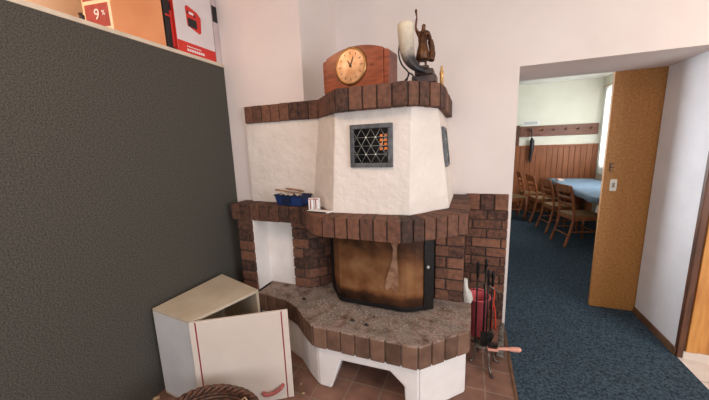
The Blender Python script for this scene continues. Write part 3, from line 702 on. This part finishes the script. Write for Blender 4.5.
# drinking horn
hn = thing('drinking_horn', 'cream and black drinking horn in a thin wire stand beside the clock', 'drinking horn', (-0.31,1.66,1.832))
cl = smoothpts([(-0.338,1.655,2.125),(-0.336,1.655,2.06),(-0.328,1.655,1.99),(-0.310,1.650,1.940),(-0.272,1.640,1.898),(-0.228,1.632,1.872)], 6)
n = len(cl); rs = [0.038*(1-(k/(n-1))**2.3)+0.004 for k in range(n)]
bm = BM(); tube(bm, cl, rs, 16, rn=[0.15+0.75*k/(n-1) for k in range(n)], cap=True); obj('horn', bm, horn_m, hn)
bm = BM(); lathe(bm, [(0.026,0.0),(0.0262,0.003)], (-0.338,1.655,2.1235), 16); obj('horn_mouth', bm, darkbase_m, hn)
bm = BM()
ring = [Vector((-0.334+0.034*math.cos(a),1.655+0.034*math.sin(a),2.046)) for a in [2*PI*k/20 for k in range(21)]]
tube(bm, ring, 0.004, 8, cap=False)
tube(bm, smoothpts([(-0.368,1.655,2.046),(-0.374,1.655,1.985),(-0.358,1.655,1.93),(-0.322,1.655,1.885),(-0.328,1.655,1.86),(-0.355,1.655,1.836)]), 0.004)
tube(bm, smoothpts([(-0.322,1.655,1.885),(-0.30,1.66,1.87),(-0.283,1.68,1.836)]), 0.004)
tube(bm, smoothpts([(-0.322,1.655,1.885),(-0.318,1.62,1.86),(-0.32,1.605,1.836)]), 0.004)
obj('wire_stand', bm, black_m, hn)

# bronze figurine on base
st = thing('bronze_figurine', 'dark bronze figurine with one arm raised on a dark stepped plinth', 'figurine', (-0.265,1.735,1.832))
bm = BM(); bb(bm, -0.315, -0.185, 1.70, 1.79, 1.833, 1.875); obj('plinth', bm, darkbase_m, st, 0.006)
bm = BM(); bb(bm, -0.300, -0.20, 1.705, 1.785, 1.875, 1.908); bb(bm, -0.290,-0.225,1.71,1.78,1.908,1.928); obj('plinth_step', bm, darkbase_m, st, 0.008)
def skinfig(name, verts, edges, radii, m, parent, loc, sub=2):
    me = bpy.data.meshes.new(name); me.from_pydata([Vector(v) for v in verts], edges, []); me.materials.append(m)
    o = bpy.data.objects.new(name, me); COL.objects.link(o); o.parent = parent; o.location = Vector(loc)-parent_world(parent)
    md = o.modifiers.new('skin','SKIN'); md.use_smooth_shade = True
    for i, r in enumerate(radii): me.skin_vertices[0].data[i].radius = (r, r*0.85)
    me.skin_vertices[0].data[0].use_root = True
    s = o.modifiers.new('sub','SUBSURF'); s.levels = sub; s.render_levels = sub
    return o
V = [(0,0,0.105),(0,0,0.135),(0,0,0.165),(0.002,0,0.183),(0.004,0,0.200),(0.006,0,0.215),     # pelvis..head top
     (-0.024,0,0.172),(-0.034,-0.004,0.200),(-0.030,-0.006,0.235),(-0.028,-0.006,0.248),               # raised arm
     (0.026,0,0.168),(0.036,0.0,0.140),(0.040,-0.010,0.112),(0.041,-0.012,0.100),                    # other arm
     (-0.013,0,0.098),(-0.016,-0.006,0.052),(-0.020,0,0.010),(-0.020,-0.016,0.004),
     (0.013,0,0.098),(0.016,-0.004,0.052),(0.014,0.006,0.010),(0.016,-0.012,0.004)]
Ed = [(0,1),(1,2),(2,3),(3,4),(4,5),(2,6),(6,7),(7,8),(8,9),(2,10),(10,11),(11,12),(12,13),(0,14),(14,15),(15,16),(16,17),(0,18),(18,19),(19,20),(20,21)]
Rd = [0.018,0.015,0.019,0.008,0.013,0.009, 0.010,0.007,0.0055,0.006, 0.010,0.008,0.006,0.006, 0.013,0.010,0.006,0.005, 0.013,0.010,0.006,0.005]
V = [(x*1.12,y*1.12,z*1.0) for x, y, z in V]; Rd = [r*1.2 for r in Rd]
figb = skinfig('figure', V, Ed, Rd, bronze_m, st, (-0.262,1.745,1.928))
bm = BM(); lathe(bm, [(0.032,0.03),(0.040,0.036),(0.031,0.085),(0.023,0.115),(0.026,0.15),(0.014,0.172)], (-0.262,1.745,1.928), 12); obj('tunic', bm, bronze_m, st)
bm = BM(); tube(bm, smoothpts([(-0.246,1.76,2.09),(-0.226,1.77,2.06),(-0.216,1.775,2.01),(-0.222,1.77,1.96)]), [0.008]*5+[0.016]*6+[0.02]*5, 8); obj('cloak', bm, bronze_m, st)
bm = BM(); tube(bm, [(-0.293,1.738,2.175),(-0.297,1.736,2.205)], [0.003,0.006], 8); lathe(bm,[(0.002,0),(0.008,0.006),(0.003,0.016)],(-0.297,1.736,2.203),8); obj('torch', bm, bronze_m, st)
bm = BM(); lathe(bm, [(0.014,0.0),(0.015,0.006),(0.010,0.012),(0.010,0.05),(0.013,0.07),(0.008,0.082),(0.006,0.10),(0.008,0.106)], (-0.168,1.83,1.832), 14)
solo('brass_bottle', bm, brass_m, 'small brass bottle at the right end of the mantel behind the figurine', 'bottle', (-0.168,1.83,1.832))

# ------------------------------------------------------------ shelf objects
tr = thing('blue_tray', 'open navy blue plastic tray on the brick shelf', 'tray', (-1.19,1.80,1.112), R(-8))
def tray(bm, L, W, H, th, taper=0.012):
    def pl(dx, dy): return [(-L/2+dx,-W/2+dy),(L/2-dx,-W/2+dy),(L/2-dx,W/2-dy),(-L/2+dx,W/2-dy)]
    prism(bm, pl(taper,taper), 0, th)
    o0, o1 = pl(taper,taper), pl(0,0); i0, i1 = pl(taper+th,taper+th), pl(th,th)
    for k in range(4):
        j = (k+1)%4
        hexa(bm, [(*o0[k],0),(*o0[j],0),(*i0[j],0),(*i0[k],0),(*o1[k],H),(*o1[j],H),(*i1[j],H),(*i1[k],H)])
bm = BM(); tray(bm, 0.245, 0.125, 0.072, 0.004); obj('tray_body', bm, blue_m, tr, 0.002, local=True)
bm = BM()
for s in (-1,1): bb(bm, -0.125, 0.125, s*0.064-0.004, s*0.064+0.004, 0.066, 0.075); bb(bm, s*0.124-0.004, s*0.124+0.004, -0.064, 0.064, 0.066, 0.075)
obj('tray_rim', bm, dkblue_m, tr, 0.002, local=True)
bm = BM()
bb(bm, -0.045, 0.03, -0.070, -0.0635, 0.018, 0.056); obj('tray_label', bm, dkblue_m, tr, local=True)
tw = [((-1.33,1.785,1.218),(-1.22,1.812,1.200),0.006,'reddish twig sticking out of the left end of the blue tray'),
      ((-1.31,1.755,1.220),(-1.10,1.785,1.198),0.005,'long thin twig lying across the blue tray'),
      ((-1.27,1.84,1.222),(-1.12,1.835,1.200),0.007,'thick brown twig in the middle of the blue tray')]
for a, b_, r, lb_ in tw:
    bm = BM(); c = [lerp(a,b_,t_)+Vector((0,0,random.uniform(-0.003,0.003))) for t_ in (0,.25,.5,.75,1)]; tube(bm, c, [r*0.7,r,r*0.9,r,r*0.7], 7)
    solo('twig', bm, twig_m, lb_, 'twig', b_, group='twigs in the blue tray')
for (x, y, rz, lb_) in ((-1.285,1.79,0.3,'pale crumpled paper slip at the left in the blue tray'),(-1.185,1.815,-0.2,'pale paper slip under the twigs in the middle of the blue tray')):
    bm = BM(); 
    g_ = bmesh.ops.create_grid(bm, x_segments=6, y_segments=4, size=0.5)['verts']
    for v in g_: v.co = Vector((x+v.co.x*0.09*math.cos(rz)-v.co.y*0.05*math.sin(rz), y+v.co.x*0.09*math.sin(rz)+v.co.y*0.05*math.cos(rz), 1.183+0.010*math.sin(v.co.x*7)+0.006*math.cos(v.co.y*9)))
    bmesh.ops.solidify(bm, geom=bm.faces[:], thickness=0.0008)
    solo('paper_slip', bm, mat('beige_paper', (206,186,166), (218,200,182), 20, 0.8), lb_, 'paper', (x,y,1.18))
# two small white packets and a flat booklet
for (x, y, rz, lb_) in ((-0.958,1.655,0.2,'left one of two small white packets standing on the shelf'),(-0.918,1.66,-0.1,'right one of two small white packets standing on the shelf')):
    pk = thing('white_packet', lb_, 'packet', (x,y,1.112), rz)
    bm = BM(); bb(bm, -0.017, 0.017, -0.012, 0.012, 0, 0.078); obj('packet_body', bm, paper_m, pk, 0.003, local=True)
    bm = BM(); bb(bm, -0.006, 0.001, -0.0135, -0.0115, 0.008, 0.068); bb(bm, -0.017, 0.017, -0.0133, -0.0118, 0.070, 0.075); obj('printed_stripe', bm, label_m, pk, local=True)
bm = BM(); hexa(bm, [(-0.955,1.59,1.112),(-0.80,1.575,1.112),(-0.79,1.62,1.112),(-0.93,1.635,1.112),(-0.955,1.59,1.121),(-0.80,1.575,1.121),(-0.79,1.62,1.121),(-0.93,1.635,1.121)])
bk = solo('booklet', bm, paper_m, 'small white booklet lying flat on the shelf in front of the hood', 'booklet', (-0.87,1.60,1.112), 0.001)
bm = BM(); bb(bm, -0.955,-0.815,1.5795,1.5815,1.1135,1.119)
bmesh.ops.rotate(bm, verts=bm.verts[:], cent=(-0.88,1.58,1.115), matrix=Matrix.Rotation(math.atan2(-0.015,0.155),3,'Z'))
obj('dark_edge', bm, black_print_m, bk)

# ------------------------------------------------------------ old white cabinet leaning open on the floor
A, B_, C_, D_ = Vector((-1.765,1.075)), Vector((-1.745,1.60)), Vector((-1.300,1.475)), Vector((-1.415,1.045))
HZ = 0.585
cb = thing('wall_cabinet', 'old white cabinet with red-striped door standing open on the floor by the partition', 'cabinet', (-1.56,1.3,0.0))
def wallseg(bm, p, q, z0, z1, th):
    d_ = (q-p).normalized(); n_ = Vector((-d_.y,d_.x))*th
    hexa(bm, [(p.x,p.y,z0),(q.x,q.y,z0),(q.x+n_.x,q.y+n_.y,z0),(p.x+n_.x,p.y+n_.y,z0),(p.x,p.y,z1),(q.x,q.y,z1),(q.x+n_.x,q.y+n_.y,z1),(p.x+n_.x,p.y+n_.y,z1)])
quad = [tuple(A),tuple(D_),tuple(C_),tuple(B_)]
bm = BM(); prism(bm, quad, HZ-0.018, HZ); obj('top_panel', bm, white_in_m, cb, 0.002)
bm = BM(); prism(bm, quad, 0.002, 0.02); obj('bottom_panel', bm, white_in_m, cb, 0.002)
bm = BM(); wallseg(bm, A, D_, 0.02, HZ-0.018, 0.018); obj('side_panel', bm, mat('cool_white_panel', (206,204,204), (220,216,212), 4, 0.5), cb, 0.002)
bm = BM(); wallseg(bm, C_, B_, 0.02, HZ-0.018, 0.018); obj('side_panel', bm, white_in_m, cb, 0.002)
bm = BM(); wallseg(bm, B_, A, 0.02, HZ-0.018, 0.006); obj('back_panel', bm, white_in_m, cb)
# door: panel between D' and E
Dd, Ee = Vector((-1.412,1.030)), Vector((-0.965,1.318))
u = (Ee-Dd).normalized(); nv = Vector((u.y,-u.x))
def dp(s, z, o_): p = Dd+u*s+nv*o_; return (p.x,p.y,z)
def dslab(bm, s0, s1, z0, z1, o0, o1):
    hexa(bm, [dp(s0,z0,o1),dp(s1,z0,o1),dp(s1,z0,o0),dp(s0,z0,o0),dp(s0,z1,o1),dp(s1,z1,o1),dp(s1,z1,o0),dp(s0,z1,o0)])
WD = (Ee-Dd).length
bm = BM(); dslab(bm, 0, WD, 0.004, HZ, -0.018, 0); dr = obj('door', bm, white_m, cb, 0.003); dr['label'] = 'white cabinet door with two maroon stripes'
bm = BM(); dslab(bm, 0.030, 0.037, 0.005, HZ-0.002, 0.0, 0.0012); obj('stripe', bm, maroon_m, dr)
bm = BM(); dslab(bm, WD-0.040, WD-0.033, 0.005, HZ-0.002, 0.0, 0.0012); obj('stripe', bm, maroon_m, dr)
bm = BM(); hp = smoothpts([dp(WD-0.175,0.072,0.0),dp(WD-0.165,0.072,0.022),dp(WD-0.115,0.078,0.028),dp(WD-0.070,0.098,0.022),dp(WD-0.060,0.103,0.0)], 5); tube(bm, hp, 0.0105, 10); obj('handle', bm, handle_m, dr)['label'] = 'dusty red bow handle'

# ------------------------------------------------------------ wicker basket with firewood
bk = thing('wicker_basket', 'dark brown round wicker basket in the foreground', 'basket', (-1.085,0.80,0.0))
def rimr(a): return 0.215
bm = BM()
nst = 36
for lay in range(15):
    z = 0.012+lay*0.0175; r0 = 0.15+0.065*(z/0.29)
    pts_ = []
    for k in range(nst*2+1):
        a_ = 2*PI*k/(nst*2); pts_.append((-1.085+(r0+0.006*math.sin(a_*nst+PI*lay))*math.cos(a_)*1.12, 0.80+(r0+0.006*math.sin(a_*nst+PI*lay))*math.sin(a_), z))
    tube(bm, pts_, 0.0085, 6, cap=False)
obj('woven_side', bm, wick_m, bk)
bm = BM()
for s in range(3):
    pts_ = [(-1.085+(0.218+0.012*math.cos(a_*14+s*2.1))*math.cos(a_)*1.12, 0.80+(0.218+0.012*math.cos(a_*14+s*2.1))*math.sin(a_), 0.275+0.012*math.sin(a_*14+s*2.1)+0.006*math.sin(3*a_)) for a_ in [2*PI*k/140 for k in range(141)]]
    tube(bm, pts_, 0.010, 7, cap=False)
obj('braided_rim', bm, wick_m, bk)
bm = BM(); lathe(bm, [(0.15,0.0),(0.15,0.01)], (-1.085,0.80,0.002), 24); obj('basket_floor', bm, wick_m, bk)
logs = [((-1.22,0.80,0.195),(-0.97,0.83,0.215),0.042,'grey barked log lying at the back of the basket'),
        ((-1.20,0.70,0.19),(-0.95,0.715,0.20),0.05,'thick barked log in the middle of the basket'),
        ((-1.17,0.885,0.225),(-1.02,0.91,0.245),0.026,'thin branch piece against the basket rim')]
for a, b_, r, lb_ in logs:
    L_ = thing('firewood_log', lb_, 'log', tuple(lerp(a,b_,0.5)))
    bm = BM(); c = [lerp(a,b_,t_/6) for t_ in range(7)]; tube(bm, c, [r*random.uniform(0.9,1.08) for _ in c], 12); obj('bark', bm, bark_m, L_)
    bm = BM(); d_ = (Vector(b_)-Vector(a)).normalized(); tube(bm, [Vector(b_), Vector(b_)+d_*0.003], r*0.85, 12); obj('cut_end', bm, splint_m, L_); bm = BM(); tube(bm, [Vector(a)-d_*0.003, Vector(a)], r*0.85, 12); obj('cut_end', bm, splint_m, L_)
bm = BM(); tube(bm, [(-1.03,0.925,0.288),(-0.985,0.955,0.322),(-0.965,0.945,0.318)], 0.004, 6); solo('splinter', bm, splint_m, 'pale wood splinter stuck in the basket rim', 'splinter', (-1.03,0.925,0.288))

# crumbs on floor
for (x, y, s, rz, lb_) in ((-1.775,1.02,0.035,0.9,'pale wood scrap on the floor between partition and cabinet'),(-0.925,1.36,0.018,0.3,'tiny pale crumb on the tiles right of the cabinet door'),(-0.98,1.42,0.014,1.0,'tiny pale crumb on the tiles behind the cabinet door edge')):
    bm = BM(); box(bm, (x,y,s*0.2), (s,s*0.45,s*0.4), rz); solo('wood_scrap', bm, splint_m, lb_, 'scrap', (x,y,0), 0.003)
bm = BM(); tube(bm, [(-0.75,1.75,0.03),(-0.55,1.85,0.035)], 0.03, 10); solo('charred_log', bm, darkmatte_m, 'charred log lying in the dark wood niche under the hearth', 'log', (-0.65,1.8,0))

# ------------------------------------------------------------ fire tools
fs = thing('fire_tool_stand', 'wrought iron fire tool stand with curved feet in front of the brick facing', 'fire tool stand', (0.125,2.02,0.0))
cx, cy = 0.120, 2.02
bm = BM(); tube(bm, [(cx,cy,0.13),(cx,cy,0.70)], 0.007, 8); lathe(bm, [(0.006,0),(0.012,0.01),(0.008,0.025),(0.014,0.04),(0.004,0.055)], (cx,cy,0.70), 10); obj('pole', bm, black_m, fs)
bm = BM(); tube(bm, smoothpts([(cx-0.075,cy,0.535),(cx-0.04,cy,0.565),(cx,cy,0.585),(cx+0.04,cy-0.005,0.56),(cx+0.085,cy,0.53),(cx+0.098,cy,0.535)]), 0.005); tube(bm, [(cx,cy-0.06,0.56),(cx,cy,0.585),(cx,cy+0.06,0.56)], 0.005); obj('hook_arm', bm, iron_m, fs)
bm = BM(); lathe(bm, [(0.055,0),(0.062,0.008),(0.058,0.02),(0.02,0.03)], (cx,cy,0.125), 14); obj('base_plate', bm, iron_m, fs)
for (dx, dy) in ((-0.075,-0.03),(0.055,-0.14),(0.10,0.02),(-0.02,0.12)):
    bm = BM(); tube(bm, smoothpts([(cx+dx*0.35,cy+dy*0.35,0.135),(cx+dx*0.62,cy+dy*0.62,0.115),(cx+dx*0.68,cy+dy*0.7,0.05),(cx+dx*0.85,cy+dy*0.85,0.014),(cx+dx*1.1,cy+dy*1.1,0.012)]), 0.009, 8); obj('foot', bm, iron_m, fs)
def tool(name, lb_, x, y, zt, zb, end):
    t_ = thing(name, lb_, 'fire tool', (x,y,zb))
    bm = BM(); tube(bm, [(x,y,zb+0.08),(x,y,zt-0.10)], 0.0055, 8); obj('shaft', bm, black_m, t_)
    bm = BM()
    lathe(bm, [(0.005,-0.10),(0.010,-0.09),(0.008,-0.05),(0.013,-0.03),(0.009,-0.01),(0.012,0.0),(0.003,0.012)], (x,y,zt), 10); obj('grip', bm, black_m, t_)
    bm = BM(); end(bm); obj('tool_head', bm, black_m, t_)
tool('poker', 'black poker hanging left on the fire tool stand', cx-0.050, cy-0.005, 0.72, 0.15, lambda bm: tube(bm, smoothpts([(cx-0.05,cy-0.005,0.24),(cx-0.05,cy-0.005,0.17),(cx-0.065,cy-0.02,0.15),(cx-0.075,cy-0.03,0.17)]), 0.006))
tool('ash_shovel', 'black ash shovel hanging at the front of the fire tool stand', cx+0.015, cy-0.05, 0.69, 0.15, lambda bm: (bb(bm, cx-0.02, cx+0.05, cy-0.054, cy-0.049, 0.155, 0.26)))
tool('fire_tongs', 'black fire tongs hanging right on the fire tool stand', cx+0.045, cy+0.012, 0.66, 0.16, lambda bm: (tube(bm, [(cx+0.045,cy+0.012,0.25),(cx+0.065,cy+0.012,0.20),(cx+0.05,cy+0.012,0.16)], 0.005), tube(bm, [(cx+0.045,cy+0.012,0.25),(cx+0.028,cy+0.012,0.20),(cx+0.04,cy+0.012,0.16)], 0.005)))
hb_ = thing('hand_brush', 'hearth brush with a pinkish wooden handle lying across the tool stand', 'brush', (0.22,1.955,0.16))
bm = BM(); tube(bm, smoothpts([(0.20,1.94,0.172),(0.235,1.945,0.176),(0.275,1.955,0.176),(0.325,1.96,0.180),(0.345,1.962,0.182)]), [0.009]*5+[0.011]*4+[0.016]*5+[0.012,0.009,0.006], 12); obj('brush_handle', bm, pinkwood_m, hb_)
bm = BM(); box(bm, (0.175,1.932,0.172), (0.065,0.035,0.018), 0.15); obj('brush_head', bm, pinkwood_m, hb_, 0.004)
bm = BM()
for i in range(9):
    for j in range(4): tube(bm, [(0.148+i*0.0065,1.920+j*0.008,0.181),(0.146+i*0.007,1.918+j*0.009,0.215)], 0.0022, 4)
obj('bristles', bm, black_m, hb_)
# red dustpan / bucket behind
rb = thing('red_bucket', 'pinkish red plastic bucket behind the fire tools against the bricks', 'bucket', (0.085,2.36,0.0))
bm = BM(); c0 = (0.085,2.36,0)
for (r0, r1, z0, z1, rev) in ((0.075,0.095,0.0,0.31,False),):
    prof_ = [(0.072,0.002),(0.092,0.31),(0.096,0.31),(0.096,0.318),(0.088,0.318),(0.070,0.012)]
    lathe(bm, prof_, c0, 28)
obj('bucket_body', bm, pinkred_m, rb)
bm = BM(); tube(bm, [(0.085+0.098*math.cos(a_), 2.36-0.02*math.sin(a_), 0.30+0.085*math.sin(a_)) for a_ in [PI*k/16 for k in range(17)]], 0.004); obj('bucket_handle', bm, pinkred_m, rb)
bm = BM(); tube(bm, smoothpts([(0.205,2.44,0.004),(0.20,2.44,0.15),(0.215,2.45,0.30),(0.20,2.46,0.40)]), 0.006); tube(bm, smoothpts([(0.235,2.44,0.004),(0.225,2.44,0.15),(0.20,2.45,0.28)]), 0.006)
solo('red_cable', bm, mat('orange_red_plastic', (206,62,40), (216,76,50), 8, 0.5), 'orange-red cable hanging against the bricks behind the tools', 'cable', (0.22,2.44,0))
# pale paper bag leaning on pillar
bm = BM()
pr_ = [(-0.012,0.0),(0.034,0.0),(0.044,0.03),(0.036,0.07),(0.012,0.10),(0.008,0.165),(-0.015,0.17),(-0.016,0.09)]
extr(bm, pr_, Matrix(((1,0,0,0.0),(0,0,1,2.0),(0,1,0,0.433),(0,0,0,1))), 0.028)
noise_disp(bm, 3, 0.003, 25)
for f in bm.faces: f.smooth = True
o = solo('paper_bag', bm, pale_m, 'crumpled pale paper bag standing on the hearth by the right brick pillar', 'paper bag', (0.01,2.01,0.433))
# grey greasy box on tool stand right
bm = BM(); hexa(bm, [(0.215,2.10,0.002),(0.262,2.09,0.002),(0.275,2.13,0.002),(0.23,2.15,0.002),(0.235,2.20,0.20),(0.262,2.19,0.20),(0.27,2.22,0.20),(0.245,2.23,0.20)])
solo('metal_ash_pan', bm, iron_m, 'worn grey metal pan standing upright at the carpet edge behind the tools', 'ash pan', (0.24,2.12,0), 0.004)

# ------------------------------------------------------------ far room
tb = thing('dining_table', 'long dining table in the far room under a blue-grey cloth', 'table', (1.86,5.9,0.004))
bm = BM(); bb(bm, 1.53, 2.30, 4.75, 7.25, 0.70, 0.735); obj('tabletop', bm, darkwood_m, tb, 0.004)
for x in (1.76,2.16):
    for y in (4.80,7.18):
        bm = BM(); bb(bm, x-0.03, x+0.03, y-0.03, y+0.03, 0.004, 0.70); obj('leg', bm, darkwood_m, tb, 0.004)
bm = BM()
nx_, ny_ = 10, 30
grid = {}
for i in range(-2, nx_+3):
    for j in range(-2, ny_+3):
        ii, jj = min(max(i,0),nx_), min(max(j,0),ny_)
        x = 1.52+0.79*ii/nx_; y = 4.74+2.52*jj/ny_; ov = max(abs(i-ii), abs(j-jj))
        z = 0.7385-ov*0.03
        x += 0.006*(i-ii)*(1+0.8*math.sin(jj*1.3)); y += 0.006*(j-jj)
        grid[i,j] = bm.verts.new((x,y,z))
for i in range(-2, nx_+2):
    for j in range(-2, ny_+2): bm.faces.new((grid[i,j],grid[i+1,j],grid[i+1,j+1],grid[i,j+1])).smooth = True
o = solo('tablecloth', bm, cloth_m, 'blue-grey tablecloth spread on the long far room table', 'tablecloth', (1.9,6.0,0.74))
md = o.modifiers.new('thickness','SOLIDIFY'); md.thickness = 0.0015; md.offset = 0
bm = BM(); bb(bm, 1.60, 1.70, 6.75, 6.95, 0.742, 0.765); solo('folded_napkin', bm, mat('pinkish_paper', (220,186,170), (226,196,182), 10, 0.8), 'pinkish folded napkin at the far left end of the blue-grey table', 'napkin', (1.65,6.85,0.742), 0.004)
# chairs
def chair(lb_):
    t_ = thing('wooden_chair', lb_, 'chair', (0,0,0), 0, 'wooden chairs along the far table')
    bm = BM(); prism(bm, [(-0.19,-0.18),(0.17,-0.205),(0.205,-0.17),(0.205,0.17),(0.17,0.205),(-0.19,0.18)], 0.435, 0.462); obj('seat', bm, seat_m, t_, 0.008, local=True)
    bm = BM(); bb(bm, -0.17, 0.18, -0.185, -0.165, 0.385, 0.435); bb(bm, -0.17, 0.18, 0.165, 0.185, 0.385, 0.435); bb(bm, 0.165, 0.185, -0.165, 0.165, 0.385, 0.435); bb(bm, -0.185,-0.165,-0.165,0.165,0.385,0.435); obj('seat_frame', bm, chairwood_m, t_, 0.003, local=True)
    for s in (-1,1):
        bm = BM(); tube(bm, [(0.175,s*0.175,0.43),(0.19,s*0.182,0.0)], [0.019,0.013], 8); obj('leg', bm, chairwood_m, t_, local=True)
        bm = BM(); tube(bm, smoothpts([(-0.27,s*0.175,0.0),(-0.20,s*0.170,0.25),(-0.175,s*0.168,0.45),(-0.20,s*0.170,0.65),(-0.26,s*0.178,0.88)]), 0.0185, 8); obj('leg', bm, chairwood_m, t_, local=True)
    for z, h_, dx in ((0.83,0.11,-0.245),(0.70,0.035,-0.212),(0.60,0.035,-0.192)):
        bm = BM()
        for k in range(6):
            y0 = -0.165+k*0.055; cv = lambda y: -0.018*(1-(y/0.165)**2)
            hexa(bm, [(dx-0.009+cv(y0),y0,z-h_/2),(dx+0.009+cv(y0),y0,z-h_/2),(dx+0.009+cv(y0+.055),y0+.055,z-h_/2),(dx-0.009+cv(y0+.055),y0+.055,z-h_/2),
                      (dx-0.02+cv(y0),y0,z+h_/2),(dx-0.002+cv(y0),y0,z+h_/2),(dx-0.002+cv(y0+.055),y0+.055,z+h_/2),(dx-0.02+cv(y0+.055),y0+.055,z+h_/2)])
        obj('top_rail' if h_ > 0.1 else 'back_slat', bm, chairwood_m, t_, local=True)
    bm = BM(); tube(bm, [(-0.222,-0.170,0.17),(-0.222,0.170,0.17)], 0.010, 6); tube(bm, [(0.184,-0.178,0.20),(0.184,0.178,0.20)], 0.010, 6)
    for s in (-1,1): tube(bm, [(-0.21,s*0.172,0.22),(0.183,s*0.178,0.22)], 0.010, 6)
    obj('stretcher', bm, chairwood_m, t_, local=True)
    return t_
c0_ = chair('nearest wooden chair on the left side of the blue-grey table')
def dup(root, lb_):
    r = root.copy(); COL.objects.link(r); r['label'] = lb_
    for ch in list(root.children):
        c = ch.copy(); COL.objects.link(c); c.parent = r
    return r
spots = [(1.50,5.08,0.28,None),(1.42,5.76,0.22,'second wooden chair from the front, left side of the table'),
         (1.31,6.45,0.18,'third wooden chair from the front, left side of the table'),(1.22,7.08,0.05,'rearmost wooden chair on the left side of the table, by the wainscot'),
         (0.80,6.50,0.3,'wooden chair standing apart at the left, away from the blue-grey table')]
for x, y, rz, lb_ in spots:
    c = c0_ if lb_ is None else dup(c0_, lb_)
    c.location = (x,y,0.004); c.rotation_euler = (0,0,rz)
# white cloth hanging at the table's near side
t_ = None
bm = BM(); extr(bm, [(-0.035,-0.05),(0.045,-0.06),(0.05,0.04),(-0.025,0.05)], Matrix.Translation((1.60,4.722,0.60)) @ Matrix.Rotation(PI/2,4,'X'), 0.004)
solo('white_tag', bm, paper_m, 'white paper tag hanging below the near table corner', 'tag', (1.60,4.72,0.60))
# coat rack
cr_ = thing('coat_rack', 'long brown wall board with coat pegs above the wainscot', 'coat rack', (1.7,7.44,1.72))
bm = BM(); bb(bm, 0.985, 2.37, 7.425, 7.4495, 1.615, 1.835); obj('rack_board', bm, mat('reddish_rack_wood', (100,58,40), (128,78,54), 6, 0.5, stretch=(1,5,8)), cr_, 0.004)
for k in range(6):
    x = 1.18+k*0.21; bm = BM(); tube(bm, smoothpts([(x,7.428,1.74),(x,7.37,1.735),(x,7.345,1.77)]), 0.010, 8); obj('coat_peg', bm, bronze_m, cr_)
um = thing('black_umbrella', 'folded black umbrella hanging from the leftmost coat peg', 'umbrella', (1.18,7.36,1.1))
bm = BM(); tube(bm, [(1.20,7.365,1.60),(1.215,7.365,1.52),(1.215,7.365,1.35),(1.20,7.365,1.15),(1.195,7.365,1.04)], [0.012,0.045,0.04,0.03,0.006], 10); obj('folded_canopy', bm, black_print_m, um)
bm = BM(); tube(bm, smoothpts([(1.20,7.365,1.60),(1.195,7.365,1.72),(1.175,7.365,1.79),(1.15,7.365,1.76)]), 0.012, 8); obj('crook_handle', bm, black_print_m, um)
sg = thing('wall_sign', 'small white sign with grey lines above the coat rack', 'sign', (1.17,7.445,1.9))
bm = BM(); bb(bm, 1.02, 1.335, 7.44, 7.4499, 1.85, 1.945); obj('sign_board', bm, paper_m, sg, 0.002)
bm = BM()
for k in range(3): bb(bm, 1.05, 1.30, 7.4385, 7.4402, 1.875+k*0.02, 1.884+k*0.02)
obj('sign_lines', bm, mat('grey_print', (120,130,120)), sg)
# ceiling fitting
bm = BM(); lathe(bm, [(0.03,-0.03),(0.06,-0.02),(0.07,0.0)], (1.02,6.6,2.70), 16); solo('smoke_detector', bm, white_m, 'small round white fitting on the far room ceiling', 'ceiling fitting', (1.02,6.6,2.67))
# curtain
bm = BM()
def curt(bm, x, y0, y1, z0, z1, amp):
    P0 = []
    K = 40
    for k in range(K+1):
        y = y0+(y1-y0)*k/K; P0.append((x+amp*math.sin(k*1.25), y))
    a = [bm.verts.new((p[0],p[1],z0)) for p in P0]; b_ = [bm.verts.new((p[0],p[1],z1)) for p in P0]
    for k in range(K): bm.faces.new((a[k],a[k+1],b_[k+1],b_[k])).smooth = True
curt(bm, 2.345, 6.5, 7.2, 0.85, 2.48, 0.022)
bmesh.ops.solidify(bm, geom=bm.faces[:], thickness=0.003)
solo('curtain', bm, curtain_m, 'white curtain hanging at the far room window above the table end', 'curtain', (2.345,7.0,2.48))
bm = BM(); tube(bm, [(2.345,5.4,2.50),(2.345,7.3,2.50)], 0.012, 8); solo('curtain_rod', bm, brass_m, 'thin curtain rod above the far room window', 'curtain rod', (2.345,6.4,2.5))
